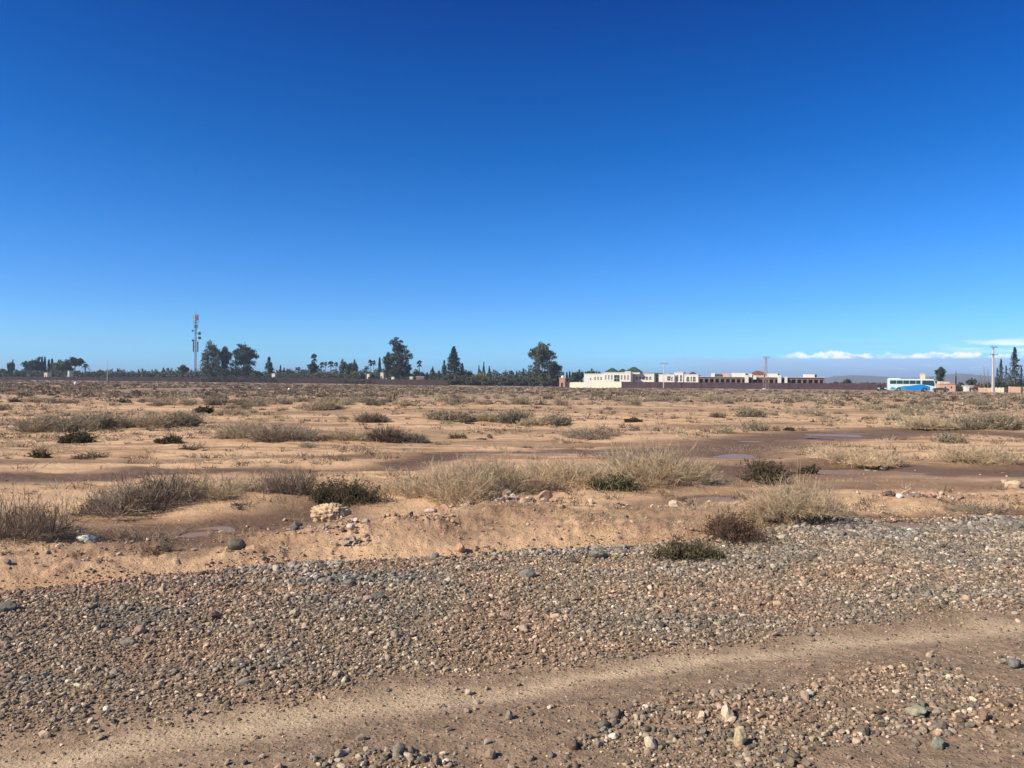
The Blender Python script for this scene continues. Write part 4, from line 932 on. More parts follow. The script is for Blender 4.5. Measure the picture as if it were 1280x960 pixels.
TREES = [
 ('round', 13.5, 448, 7.5, 400, 'small lollipop tree on a thin trunk, leftmost tree on the skyline'),
 ('dbush', 4, 458, 16, 415, 'dark low tree at the very left edge of the skyline'),
 ('olive', 25, 460, 13, 410, 'light green low tree left of the first big round tree'),
 ('round', 41, 445, 23, 425, 'big round dark tree, first of the left group'),
 ('cypress', 52.5, 446.5, 3, 430, 'left one of two close thin cypresses right of the big round dark tree'),
 ('cypress', 56, 446.5, 3, 430, 'right one of two close thin cypresses right of the big round dark tree'),
 ('cypress', 61, 450, 3.5, 430, 'left one of the pair of darker cypresses before the wide round tree'),
 ('cypress', 65, 449, 3.5, 430, 'right one of the pair of darker cypresses before the wide round tree'),
 ('round2', 77, 446, 24, 425, 'wide round tree in the middle of the left group'),
 ('umbrella', 93.5, 446.5, 19, 420, 'umbrella shaped dark tree in the left group'),
 ('date', 106, 453, 13, 420, 'date palm at the right side of the umbrella shaped tree'),
 ('bright', 118, 460, 26, 425, 'low light green tree at the right end of the left group'),
 ('cypress', 147, 461, 2.5, 440, 'tiny lone cypress right of the thin white pole'),
 ('dbush', 154, 462, 8, 440, 'tiny dark round tree right of the lone cypress at left'),
 ('cypress', 173, 462, 2.5, 440, 'left one of two tiny cypresses between the thin pole and the mast'),
 ('cypress', 178, 461, 2.8, 440, 'right one of two tiny cypresses between the thin pole and the mast'),
 ('dbush', 197, 463, 14, 440, 'low dark tree in the thicket left of the mast'),
 ('cypress', 204, 460, 2.6, 440, 'thin cypress left of the small palm near the mast'),
 ('fan2', 209.5, 460, 4, 440, 'small palm left of the mast'),
 ('cypress', 214, 463, 2.6, 440, 'thin cypress right of the small palm near the mast'),
 ('sparse', 229, 456, 14, 430, 'dark tree with a flat top directly left of the mast'),
 ('dbush', 237, 463, 10, 430, 'low dark tree touching the foot of the mast'),
 ('euc1', 265, 428.5, 27, 420, 'tall airy eucalyptus, left half of the big pair right of the mast'),
 ('sparse', 281, 433, 16, 425, 'slimmer eucalyptus between the two big ones right of the mast'),
 ('dbush', 283, 458, 26, 415, 'dark undergrowth tree under the big eucalyptus pair'),
 ('euc2', 304, 431, 34, 420, 'broad dark eucalyptus, right half of the big pair right of the mast'),
 ('dbush', 322, 461, 16, 415, 'low dark tree at the right foot of the broad eucalyptus'),
 ('fir2', 336, 447.5, 15, 420, 'cone shaped tree with a rusty trunk beside the small white hut'),
 ('dbush', 345, 466, 9, 415, 'small dark bushy tree right of the small white hut'),
 ('cypress', 350.5, 457, 2.5, 440, 'left one of two thin cypresses right of the small white hut'),
 ('cypress', 355, 460, 2.5, 440, 'right one of two thin cypresses right of the small white hut'),
 ('fan2', 373, 459, 7, 440, 'short palm standing alone left of the tall dark palm'),
 ('cypress', 363, 463, 2.2, 450, 'tiny cypress left of the short lone palm'),
 ('fan', 392.5, 443, 8, 430, 'tall dark palm with a thick crown left of the palm row'),
 ('sparse', 391, 452, 15, 428, 'dark leafy tree wrapped round the tall dark palm'),
 ('bright', 390, 465, 18, 420, 'yellowish green low tree at the foot of the tall dark palm'),
 ('fan', 402, 453, 6, 435, 'first palm of the row in the left centre'),
 ('fan2', 406.5, 452.5, 4.5, 435, 'second slim palm of the row in the left centre'),
 ('fan', 413.5, 452, 8, 430, 'third palm of the row in the left centre, with a round crown'),
 ('fan2', 419.5, 453, 5.5, 430, 'fourth palm of the row in the left centre, with a bare trunk'),
 ('rusty', 406, 463, 18, 425, 'brownish low trees beneath the palm row'),
 ('euc1', 429.5, 450.5, 14, 425, 'greyish tree behind the dark low tree left of centre'),
 ('round', 439.5, 448, 13, 420, 'dark round tree with a high crown left of centre'),
 ('dbush', 419, 467, 9, 400, 'small dark tree standing in front of the wall below the palm row'),
 ('bright', 450, 461.5, 15, 425, 'light green round tree right of the dark round tree'),
 ('date', 457.5, 456, 11, 420, 'date palm with arching fronds beside the white house'),
 ('fan', 463, 450, 5.5, 430, 'left one of the pair of slim palms by the white house'),
 ('fan2', 467, 450.5, 5, 430, 'right one of the pair of slim palms by the white house'),
 ('olive', 467, 464, 11, 415, 'grey green tree in front of the pair of slim palms'),
 ('cypress', 474.3, 447.5, 3.6, 420, 'slender dark cypress left of the tallest eucalyptus'),
 ('sparse', 485, 440, 12, 425, 'smaller tree hugging the left side of the tallest eucalyptus'),
 ('euc3', 497, 423.5, 32, 420, 'tallest dark eucalyptus in the centre of the skyline'),
 ('fan', 524, 451, 7, 430, 'lone palm right of the tallest eucalyptus'),
 ('rusty', 520, 462, 22, 425, 'reddish brown bare tree right of the tallest eucalyptus'),
 ('olive', 532, 464, 12, 425, 'small grey tree left of the olive in front of the big conifer'),
 ('olive', 545, 461.5, 17, 410, 'grey green olive tree left of the big conifer'),
 ('cypress', 541, 458.5, 2.4, 430, 'tiny cypress tip behind the olive left of the big conifer'),
 ('fir2', 555, 451.5, 10, 425, 'small dark tree leaning on the left side of the big conifer'),
 ('fir', 567, 434.5, 20, 420, 'big dark pyramid shaped conifer in the centre of the skyline'),
 ('olive', 564, 464, 18, 405, 'olive tree at the foot of the big conifer'),
 ('cypress', 578, 454.5, 3.4, 430, 'cypress on the right side of the big conifer'),
 ('dbush', 585, 460, 15, 420, 'dark low tree right of the big conifer'),
 ('yellow', 600, 463.5, 19, 410, 'yellow autumn tree right of the big conifer'),
 ('fir2', 598.5, 457.5, 5, 435, 'small pointed tree behind the yellow tree'),
 ('fir2', 604.5, 453.5, 5.5, 435, 'taller pointed tree behind the yellow tree'),
 ('fir2', 611.5, 458.5, 6.5, 430, 'pointed tree right of the yellow tree'),
 ('olive', 588, 469, 12, 400, 'low olive between the conifer and the yellow tree'),
 ('olive', 608, 470, 14, 400, 'low olive in front of the pointed trees'),
 ('olive', 631, 469, 15, 400, 'low grey olive right of the short dark pole'),
 ('dbush', 637, 466, 13, 420, 'low dark tree behind the olives right of the short dark pole'),
 ('olive', 649, 470, 16, 400, 'rounded olive in the middle of the gap between conifer and right eucalyptus'),
 ('fir2', 645.5, 464, 5, 430, 'tiny dark pointed tree in the gap left of the right eucalyptus'),
 ('cypress', 654, 461, 2.6, 430, 'tiny cypress in the gap left of the right eucalyptus'),
 ('dbush', 661, 464, 12, 420, 'dark low tree left of the foot of the right eucalyptus'),
 ('euc4', 678, 428.5, 33, 400, 'big round headed eucalyptus right of centre'),
 ('sparse', 692, 451.5, 21, 390, 'lower olive coloured tree on the right side of the round headed eucalyptus'),
 ('olive', 683, 468, 18, 380, 'grey olive in front of the round headed eucalyptus'),
 ('olive', 666, 470, 14, 385, 'grey olive left of the one under the round headed eucalyptus'),
 ('cypress', 708.5, 465.5, 2.8, 380, 'left one of three cypresses behind the pale wall'),
 ('cypress', 712, 464.5, 2.8, 380, 'middle one of three cypresses behind the pale wall'),
 ('cypress', 715.5, 465.5, 2.8, 380, 'right one of three cypresses behind the pale wall'),
 ('round', 722.5, 461, 14, 375, 'dark round tree left of the white villa'),
 ('dbush', 717, 468, 12, 372, 'low dark tree behind the pale wall'),
 ('round', 737.5, 459.5, 12, 380, 'dark round tree behind the left end of the white villa'),
 ('dbush', 748, 460.5, 11, 380, 'lower dark tree behind the middle of the white villa'),
 ('dbush', 839.5, 464, 8, 380, 'dark treetop behind the middle villa'),
 ('dbush', 1059, 471.5, 12, 330, 'round green tree behind the long brown wall'),
 ('dbush', 1046, 477, 9, 330, 'low bush tree left of the round green tree behind the long brown wall'),
 ('sparse', 1175, 458.5, 15, 290, 'dark eucalyptus behind the pink house, right of the bus'),
 ('dbush', 1164, 470, 10, 300, 'low dark tree between the bus and the eucalyptus behind the pink house'),
 ('round', 1214.5, 471.5, 11, 300, 'dark round tree left of the utility pole, far behind'),
 ('dbush', 1201, 476, 8, 310, 'tiny dark tree between the pink house and the round tree'),
 ('olive', 1199, 481, 14, 240, 'grey green bushy tree right of the pink house'),
 ('rusty', 1222, 480, 12, 235, 'brownish bush tree left of the low earth wall'),
 ('dbush', 1233, 475.5, 11, 260, 'dark bushy tree under the bare poles left of the utility pole'),
 ('spiky2', 1246.5, 461, 6.5, 225, 'short spiky conifer just right of the utility pole'),
 ('spiky', 1251, 449.5, 9, 225, 'second tallest spiky conifer at the right edge'),
 ('spiky2', 1257.5, 458, 6, 228, 'short spiky conifer left of the tallest one at the right edge'),
 ('spiky', 1268, 435.5, 17, 222, 'tallest spiky conifer near the right edge'),
 ('spiky2', 1276.5, 459, 7, 225, 'short spiky conifer cut by the right edge'),
 ('dbush', 1272, 474, 16, 230, 'low dark tree under the spiky conifers at the right edge'),
 ('dbush', 1248, 475, 14, 232, 'low dark tree behind the earth wall right of the utility pole'),
]
for (kd, px, tp, wp, Y, lb) in TREES: tree(kd, px, tp, wp, Y, lb)
# a few bare dead stems
for px, tp, Y, lb in ((1225.5, 466, 255, 'thin bare stem, leftmost of the three by the utility pole'), (1230, 457, 255, 'thickest bare stem, middle one of the three by the utility pole'), (1234.8, 461, 255, 'thin bare stem, rightmost of the three by the utility pole')):
    X = X_at(px, Y); z0 = Hs(X, Y); h = Z_at(px, tp, Y) - z0; t = thing('dead_tree', lb, 'dead tree', (X, Y, z0)); g = G()
    g.tube([(0, 0, -.3), (.05, 0, h * .5), (-.12, 0, h)], [.17, .12, .04], 6)
    for k in range(5): g.tube([(0, 0, h * (.45 + .1 * k)), (.35 * (-1) ** k, .1, h * (.52 + .1 * k))], [.05, .015], 4)
    g.build('trunk', BARK, t)

# low mass of greenery that nobody could count
def hedge(name, px0, px1, Y, top, lm, n, leaf, label, rough=2.0, seed=0):
    rg = np.random.default_rng(seed * 1000 + int(px0) + 100); px = rg.uniform(px0, px1, n); yy = Y + rg.uniform(0, 7, n)
    X = (px - 640) / F * yy; zg = H(X, yy); ht = CAMZ + (hz(px) - top) / F * yy - zg; ht = ht * (.45 + .85 * fbm(px / rough / 2.5 + 50, yy / 5, seed + 7, 3)); Zc = zg + ht * rg.uniform(0, 1, n) ** .8
    V, Fc = leaves(np.stack([X, yy, Zc], 1), leaf, rg, 1.6); tag(G().add(V, Fc).build(name, lm), label, 'hedge', kind='stuff')
hedge('hedge', -40, 255, 405, 464, LV_OLIVE, 11000, .55, 'grey green hedge running above the brown wall at left', seed=1)
hedge('hedge', 120, 400, 448, 462, LV_DARK, 9000, .55, 'dark far treetops behind the brown wall at left', seed=2)
hedge('hedge', 330, 450, 412, 464.5, LV_OLIVE, 6500, .5, 'grey green hedge above the brown wall below the palms', seed=3)
hedge('hedge', 425, 560, 388, 474, LV_DARK, 2600, .45, 'low dark shrubbery in front of the short brown wall', seed=9)
hedge('hedge', 250, 345, 392, 470, LV_DARK, 2200, .45, 'dark undergrowth along the brown wall below the big eucalyptus pair', seed=10)
hedge('hedge', 345, 530, 430, 462, LV_DARK, 11000, .5, 'dark hedge under the tallest eucalyptus', seed=4)
hedge('hedge', 500, 700, 402, 470, LV_OLIVE, 9000, .55, 'grey green thicket in the centre of the skyline', seed=5)
hedge('hedge', 520, 705, 425, 464, LV_DARK, 10000, .55, 'dark thicket behind the olives in the centre', seed=6)
hedge('hedge', 1180, 1330, 300, 480, LV_DARK, 4200, .45, 'dark low greenery behind the houses at right', seed=7)
hedge('hedge', 1030, 1112, 400, 478, LV_DARK, 2000, .5, 'dark low greenery far behind the brown wall', seed=8)

# ------------------------------------------------------------------ buildings
WHITE = mat('white_render', (.72, .68, .59), .85, .06, .6)
CREAM = mat('cream_render', (.68, .57, .43), .9, .12, .5)
PINK = mat('pink_render', (.62, .40, .28), .9, .12, .6)
BRICK = mat('raw_brick', (.46, .26, .18), .95, .2, .8)
EARTH = mat('brown_earth_wall', (.070, .047, .042), .95, .25, .6, bump=.5, bscale=3)
PURPLE = mat('brown_purple_wall', (.075, .048, .052), .95, .22, .5)
GLASS = mat('dark_window', (.03, .035, .04), .15, spec=.5)
GREENT = mat('green_roof_tile', (.045, .075, .05), .5, .15, 4)
REDT = mat('red_roof_tile', (.26, .09, .06), .7, .2, 4)
ARC = mat('brown_arcade_render', (.20, .15, .115), .9, .2, .5)
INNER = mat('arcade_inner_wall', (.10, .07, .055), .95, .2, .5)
STONEW = mat('stone_wall', (.50, .36, .24), .95, .3, 1.4, bump=.5, bscale=4)
CONC = mat('pale_concrete', (.56, .53, .48), .85, .15, 1.2)
STEEL = mat('galvanised_steel', (.30, .31, .32), .5, .1, 2, metal=.6)
RUST = mat('painted_lattice', (.36, .27, .24), .7, .15, 2)
DARKM = mat('dark_metal', (.05, .05, .055), .6)

def front(g, L, z0, z1, ops, t=.3, y=0.0, mt=0):
    """a wall from x=0 to L between z0 and z1 with real openings (a, b, zb, zt, arched)"""
    ops = sorted(ops); x = 0
    for (a, b, zb, zt, ar) in ops:
        if a > x + 1e-3: g.box(x, a, y, y + t, z0, z1, mt)
        if zb > z0 + 1e-3: g.box(a, b, y, y + t, z0, zb, mt)
        r = (b - a) / 2
        if ar:
            n = 8; arc = [(a + r - r * math.cos(math.pi * k / n), zt - r + r * math.sin(math.pi * k / n)) for k in range(n + 1)]
            for k in range(n): g.prism([arc[k], arc[k + 1], (arc[k + 1][0], z1), (arc[k][0], z1)], y, y + t, mt)
        elif zt < z1 - 1e-3: g.box(a, b, y, y + t, zt, z1, mt)
        x = b
    if x < L - 1e-3: g.box(x, L, y, y + t, z0, z1, mt)
YAW = math.radians(-20)
class Site:
    """a building whose left front corner stands at photo column px0 and depth Y0, turned by yaw"""
    def __init__(s, px0, Y0, px1, yaw=YAW):
        s.yaw = yaw; s.Y0 = Y0; s.X0 = X_at(px0, Y0); s.px0 = px0
        s.L = s.lx(px1); s.ym = Y0 + s.L / 2 * math.sin(yaw); xm = s.X0 + s.L / 2 * math.cos(yaw)
        s.z0 = float(min(Hs(s.X0, Y0), Hs(s.X0 + s.L * math.cos(yaw), Y0 + s.L * math.sin(yaw)))) - .3; s.pm = (px0 + px1) / 2
    def lx(s, px):
        k = (px - 640) / F; return (k * s.Y0 - s.X0) / (math.cos(s.yaw) - k * math.sin(s.yaw))
    def lz(s, py, px=None):
        x = s.L / 2 if px is None else s.lx(px); Y = s.Y0 + x * math.sin(s.yaw)
        return Z_at(s.pm if px is None else px, py, Y) - s.z0
    def thing(s, name, label, cat, grp=None): return thing(name, label, cat, (s.X0, s.Y0, s.z0), s.yaw, grp)
def wall_run(name, px0, Y0, px1, Y1, top, m, label, t=.3, thick=.3, seg=24, grp=None, coping=None):
    """a free-standing wall that follows the ground; top given as photo rows at both ends"""
    X0, X1 = X_at(px0, Y0), X_at(px1, Y1); L = math.hypot(X1 - X0, Y1 - Y0); yaw = math.atan2(Y1 - Y0, X1 - X0)
    zb = min(Hs(X0 + (X1 - X0) * q, Y0 + (Y1 - Y0) * q) for q in np.linspace(0, 1, 30)) - .4
    o = thing(name, label, 'wall', (X0, Y0, zb), yaw, grp); g = G(); gc = G()
    z0 = Z_at(px0, top[0], Y0) - zb; z1 = Z_at(px1, top[1], Y1) - zb
    g.add([(0, 0, 0), (L, 0, 0), (L, 0, z1), (0, 0, z0), (0, thick, 0), (L, thick, 0), (L, thick, z1), (0, thick, z0)], np.array([(0, 1, 2, 3), (5, 4, 7, 6), (3, 2, 6, 7), (1, 5, 6, 2), (4, 0, 3, 7), (0, 4, 5, 1)]))
    g.build('wall_panel', m, o)
    gp = G(); n = max(2, int(L / seg))
    for k in range(n + 1):
        x = L * k / n; z = z0 + (z1 - z0) * k / n; gp.box(x - .22, x + .22, -.08, thick + .08, 0, z + .10)
    tag(gp.build('pillar', coping or m, o)); return o
wall_run('boundary_wall', -60, 396, 442, 392, (470.6, 472.4), EARTH, 'long low brown earth wall across the left horizon', seg=40)
wall_run('boundary_wall', 440, 391, 560, 380, (473.6, 475.4), EARTH, 'short brown wall under the tallest eucalyptus', seg=30)
wall_run('boundary_wall', 705, 338, 779, 312, (477.8, 477.6), CREAM, 'cream garden wall in front of the white villa', seg=18)
wall_run('boundary_wall', 777.5, 300, 1108, 255, (477.2, 479.6), PURPLE, 'long purplish brown wall in front of the villas and the arcaded building', seg=14)

# small pinkish gate tower with a dome
s = Site(699, 335, 706, math.radians(-18)); t = s.thing('gate_tower', 'little brick gate tower with a small dome at the left end of the cream wall', 'tower')
g = G(); d = s.L; zt = s.lz(473)
front(g, d, 0, zt, [(d * .30, d * .70, 0, zt * .55, True)], .3); g.box(0, .3, .3, d, 0, zt); g.box(d - .3, d, .3, d, 0, zt); g.box(.3, d - .3, d - .3, d, 0, zt)
g.build('wall', BRICK, t); g = G(); g.box(-.15, d + .15, -.15, d + .15, zt, zt + .3); g.build('roof', PINK, t)
V, Fc = ico(3); V = V[:, :] * np.array([.75, .75, .8]) + np.array([d / 2, d / 2, zt + .55]); G().add(V, Fc).build('dome', WHITE, t, smooth=True)
G().box(d * .30, d * .70, .32, .36, 0, zt * .5).build('door', INNER, t)
# villas
def villa(px0, Y0, px1, topy, ops_px, label, depth=9, extra=(), roofs=(), mt=WHITE, yaw=YAW, name='villa', win=GLASS, ledge=True):
    s = Site(px0, Y0, px1, yaw); t = s.thing(name, label, 'house'); zt = s.lz(topy); L = s.L
    ops = [(s.lx(a), s.lx(b), s.lz(yb), s.lz(yt), ar) for a, b, yt, yb, ar in ops_px]
    g = G(); front(g, L, 0, zt, ops, .35); g.box(0, .35, .35, depth, 0, zt); g.box(L - .35, L, .35, depth, 0, zt); g.box(.35, L - .35, depth - .35, depth, 0, zt)
    g.build('wall', mt, t)
    G().box(.35, L - .35, .35, depth - .35, zt - .7, zt - .45).build('roof', CONC, t)
    if ledge: G().box(-.12, L + .12, -.12, .30, zt, zt + .22).build('parapet', mt, t)
    for (a, b, zb, z2, ar) in ops:
        if b - a > 2.5 and not ar: G().box(a + .02, b - .02, 1.6, 1.7, zb, z2).build('recess', CREAM, t); continue
        w_ = G(); w_.box(a + .01, b - .01, .22, .26, zb, z2); w_ = w_.build('window', win, t)
        f = G(); f.box((a + b) / 2 - .04, (a + b) / 2 + .04, .15, .21, zb, z2); f.box(a, b, .15, .19, (zb + z2) / 2 - .04, (zb + z2) / 2 + .04); f.build('frame', mt, w_)
    for (a, b, y0, y1, zt_, m_) in extra:             # rooftop rooms: photo columns, local depth range, photo row of the top
        G().box(s.lx(a), s.lx(b), y0, y1, zt - .45, s.lz(zt_), ).build('rooftop_room', m_, t)
    for (a, b, y0, y1, ze, za, m_) in roofs:          # hipped tile roofs
        xa, xb = s.lx(a), s.lx(b); e = s.lz(ze); p = s.lz(za); ym = (y0 + y1) / 2; r = (xb - xa) * .32
        G().box(xa + .3, xb - .3, y0 + .3, y1 - .3, zt - .45, e).build('upper_wall', mt, t)
        G().add([(xa, y0, e), (xb, y0, e), (xb, y1, e), (xa, y1, e), (xa + r * 1.3, ym, p), (xb - r * 1.3, ym, p)], [(0, 1, 5, 4), (1, 2, 5), (2, 3, 4, 5), (3, 0, 4), (0, 3, 2, 1)]).build('tiled_roof', m_, t)
    return s, t
A = lambda xs, w, yt, yb, ar: [(x - w / 2, x + w / 2, yt, yb, ar) for x in xs]
villa(730, 326, 755.5, 467.6, [(737.4, 739.2, 472.6, 475.2, False)] + A([743.8, 747.6, 751.4], 1.9, 471.0, 475.0, True), 'lower left wing of the white villa with a small square window and three arches', 10)
villa(755.3, 322, 788.2, 466.0, A([757.2, 761.0, 764.8], 1.5, 469.0, 474.6, False) + [(767.6, 774.4, 468.8, 477, False)] + A([777.0, 781.0, 785.0], 1.7, 469.0, 474.6, False), 'main block of the white villa with tall windows and a green tiled roof', 12,
      extra=[(780.5, 788.0, .4, 3, 464.2, WHITE)], roofs=[(778, 798, 4, 11, 464.5, 458.2, GREENT), (752, 769, 4, 11, 465.2, 459.6, GREENT), (767.5, 779, 5, 11, 465, 460.5, GREENT)])
villa(793, 324, 817.5, 467.4, A([796.0, 800.0, 804.2, 808.6, 812.8], 2.7, 470.6, 474.8, True), 'white house with five arched windows between the two villa blocks', 12, extra=[(801, 824, 2.5, 10, 466.0, GREENT)])
villa(823.5, 322, 842.8, 468.2, [(834.0, 838.0, 470.4, 475.8, False), (839.0, 840.8, 471, 476.4, False)], 'white block with two wide windows behind the lamp post', 11)
villa(842.8, 321, 854.0, 465.6, [(845.5, 847.8, 469, 476.8, False), (850.0, 852.4, 469, 476.8, False)], 'tall white stair block right of the lamp post', 9, extra=[(848.5, 853.5, 1, 6, 465.0, DARKM)])
villa(854.6, 320, 872.8, 468.4, [(858.0, 861.6, 471, 477, True), (863.2, 865.0, 471, 477, False), (866.2, 869.4, 471, 477, False)], 'small white villa with a dark hipped roof, left of the long arcade', 10, roofs=[(860, 868.5, 2, 8, 467.0, 464.8, DARKM)])
# long arcaded building
s = Site(872.8, 318, 1030.5, math.radians(-13)); t = s.thing('arcaded_building', 'very long low brown arcaded building with white stair blocks behind the purplish wall', 'building')
L = s.L; ops = []; zt = lambda px, row: s.lz(row, px)
z1, z2 = zt(875, 470.6), zt(1028, 473.0); z1 = (z1 + z2) / 2
n = int(L / 2.1); st = L / n
ops = [(k * st + .45, (k + 1) * st - .25, 0.0, z1 - .8, False) for k in range(n)]
g = G(); front(g, L, 0, z1, ops, .4); g.build('arcade', ARC, t)
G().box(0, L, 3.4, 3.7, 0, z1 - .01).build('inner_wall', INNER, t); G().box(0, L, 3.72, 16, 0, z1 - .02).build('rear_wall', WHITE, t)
G().box(-.2, L + .3, -.35, 3.4, z1, z1 + .18).build('canopy', CONC, t)
G().box(-.1, L + .1, 3.41, 16.1, z1 + .0, z1 + .16).build('roof', CONC, t)
for a, b, tp, y0, y1 in ((930.8, 935.2, 468.8, -1.6, 2.6), (971.8, 976.0, 469.0, -1.6, 2.6), (980.4, 983.6, 471.0, -1.6, 1.2)):
    G().box(s.lx(a), s.lx(b), y0, -.36, 0, s.lz(tp, a)).build('stair_block', WHITE, t)
G().box(s.lx(941.4), s.lx(945), -1.2, -.36, s.lz(474.2, 943), s.lz(469.6, 943)).build('balcony_box', WHITE, t)
for a, b, tp, m_ in ((889.5, 893.5, 466.4, WHITE), (894.5, 903, 467.6, INNER), (903.8, 912, 466.2, PINK), (915, 932.2, 466.0, WHITE), (937, 940.5, 467.2, WHITE), (960, 973, 466.8, WHITE), (1007.4, 1019.6, 467.8, WHITE)):
    G().box(s.lx(a), s.lx(b), 2.5, 8, z1 + .2, s.lz(tp, (a + b) / 2)).build('rooftop_room', m_, t)
for a, b, tp in ((932.6, 935.6, 467.0), (972, 975.2, 467), (1019.8, 1022.4, 468)):
    G().box(s.lx(a), s.lx(b), 3, 7, z1 + .2, s.lz(tp, a)).build('rooftop_vent', DARKM, t)
xa, xb = s.lx(940.5), s.lx(957.5); e = s.lz(466.2, 949); p = s.lz(463.2, 949)
G().box(xa + .5, xb - .5, 3, 8, z1 + .2, e).build('pavilion', PINK, t)
G().add([(xa, 2.2, e), (xb, 2.2, e), (xb, 8.8, e), (xa, 8.8, e), (xa + 1.9, 5.5, p), (xb - 1.9, 5.5, p)], [(0, 1, 5, 4), (1, 2, 5), (2, 3, 4, 5), (3, 0, 4), (0, 3, 2, 1)]).build('tiled_roof', REDT, t)
g = G(); g.box(s.lx(957), s.lx(961), 3, 8, z1 + .2, s.lz(467.6, 959)); g.build('rooftop_room', CREAM, t)

# small things at the left
def hut(px0, px1, top, Y, m, label, name='hut', cat='hut', door=True, depth=3, roofm=CONC, yaw=math.radians(-12)):
    s = Site(px0, Y, px1, yaw); t = s.thing(name, label, cat); zt = s.lz(top); g = G(); L = s.L
    op = [(L * .35, L * .6, 0.3, zt * .7, False)] if door else []
    front(g, L, 0, zt, op, .2); g.box(0, .2, .2, depth, 0, zt); g.box(L - .2, L, .2, depth, 0, zt); g.box(.2, L - .2, depth - .2, depth, 0, zt); g.build('wall', m, t)
    G().box(-.1, L + .1, -.12, depth + .1, zt, zt + .18).build('roof', roofm, t)
    if door: G().box(L * .35, L * .6, .1, .16, .3, zt * .7).build('door', INNER, t)
    return s, t
hut(339.6, 343.4, 467, 402, WHITE, 'small white hut beside the cone shaped tree on the left horizon', depth=2)
hut(475.2, 479.2, 465.8, 416, CREAM, 'narrow cream house behind the slender cypress', 'house', 'house')
hut(458.5, 462.5, 467.5, 416, WHITE, 'little white house half hidden behind the date palm', 'house', 'house')
hut(512, 515.6, 471, 400, WHITE, 'small white hut right of the tallest eucalyptus, behind the brown wall', depth=1.6, door=False)
hut(489, 492.6, 471.4, 400, WHITE, 'small white hut at the foot of the tallest eucalyptus', depth=1.6, door=False)
hut(84.5, 86.5, 463.8, 402, WHITE, 'tiny white house peeping out beneath the wide round tree', 'house', 'house')
hut(55, 59, 466, 402, CREAM, 'tiny cream house beneath the cypresses at left', 'house', 'house')
hut(520, 530, 471, 400, ARC, 'low rusty shed right of the tallest eucalyptus', 'shed', 'shed')

# ------------------------------------------------------------------ houses and walls at the right
s, t = hut(1174.8, 1194.6, 480.2, 226, PINK, 'low flat pink house right of the bus', 'house', 'house', door=False, depth=7, roofm=PINK)
for a, b, tp in ((1176.6, 1180, 476.8), (1183.6, 1188.6, 477.2)): G().box(s.lx(a), s.lx(b), 1, 3, s.lz(480.2) + .2, s.lz(tp)).build('rooftop_room', CREAM, t)
for a in (1181, 1188.5): G().box(s.lx(a), s.lx(a + 1.6), -.03, .0, s.lz(485.5), s.lz(483.2)).build('window', GLASS, t)
wall_run('boundary_wall', 1163, 232, 1176, 228, (480.6, 480.8), CREAM, 'cream wall joining the bus side of the pink house', seg=6)
s, t = hut(1149.8, 1156.6, 467.6, 262, CREAM, 'square cream tower rising behind the bus roof', 'tower', 'tower', door=False, depth=3.4, roofm=CREAM, yaw=math.radians(-30))
hut(1208, 1218.5, 482.4, 236, WHITE, 'low white walled house left of the earth wall', 'house', 'house', depth=4)
wall_run('boundary_wall', 1224, 214, 1239, 212, (484.9, 484.9), STONEW, 'short stone wall left of the utility pole', seg=30)
wall_run('boundary_wall', 1245, 213, 1254, 212, (484.8, 484.8), CREAM, 'short cream wall right of the utility pole', seg=30)
wall_run('boundary_wall', 1254.5, 212, 1262, 211, (485.4, 485.2), EARTH, 'low dark gap wall between the cream and the pink walls', seg=30)
wall_run('boundary_wall', 1262, 210.5, 1330, 206, (483.4, 484.2), PINK, 'pink wall under the spiky conifers at the right edge', seg=9)

# ------------------------------------------------------------------ masts and poles
def lattice(g, w0, w1, z0, z1, n, r, mt=0):
    """square lattice between two heights"""
    for k in range(n):
        a, b = z0 + (z1 - z0) * k / n, z0 + (z1 - z0) * (k + 1) / n; wa = w0 + (w1 - w0) * k / n; wb = w0 + (w1 - w0) * (k + 1) / n
        ca = [(-wa, -wa, a), (wa, -wa, a), (wa, wa, a), (-wa, wa, a)]; cb_ = [(-wb, -wb, b), (wb, -wb, b), (wb, wb, b), (-wb, wb, b)]
        for i in range(4):
            g.tube([ca[i], cb_[i]], r, 4, mt); j = (i + 1) % 4; g.tube([ca[i], cb_[j]] if (k + i) % 2 else [ca[j], cb_[i]], r * .6, 3, mt); g.tube([cb_[i], cb_[j]], r * .6, 3, mt)
Y = 425; X = X_at(244.3, Y); z0 = Hs(X, Y); hT = Z_at(244.3, 391.5, Y) - z0
t = thing('mobile_mast', 'tall slender telecom mast with panel antennas and dishes, far left of centre', 'mast', (X, Y, z0), .3)
g = G(); lattice(g, .55, .42, -.3, hT * .97, 26, .07); g.build('lattice', STEEL, t)
G().tube([(0, 0, 0), (0, 0, hT)], [.17, .13], 8).build('core_pole', STEEL, t)
g = G(); g.tube([(0, 0, hT), (0, 0, hT + 3.0)], [.06, .03], 5); g.build('lightning_rod', STEEL, t)
g = G()
for k in range(12):
    a = k * math.pi / 6; b = a + math.pi / 6
    g.tube([(1.25 * math.cos(a), 1.25 * math.sin(a), hT - 5.2), (1.25 * math.cos(b), 1.25 * math.sin(b), hT - 5.2)], .07, 4); g.tube([(1.25 * math.cos(a), 1.25 * math.sin(a), hT - 2.4), (1.25 * math.cos(b), 1.25 * math.sin(b), hT - 2.4)], .07, 4)
    if k % 3 == 0: g.tube([(.4 * math.cos(a), .4 * math.sin(a), hT - 10), (1.25 * math.cos(a), 1.25 * math.sin(a), hT - 5.2), (1.25 * math.cos(a), 1.25 * math.sin(a), hT - .6)], .09, 4)
g.build('antenna_frame', STEEL, t)
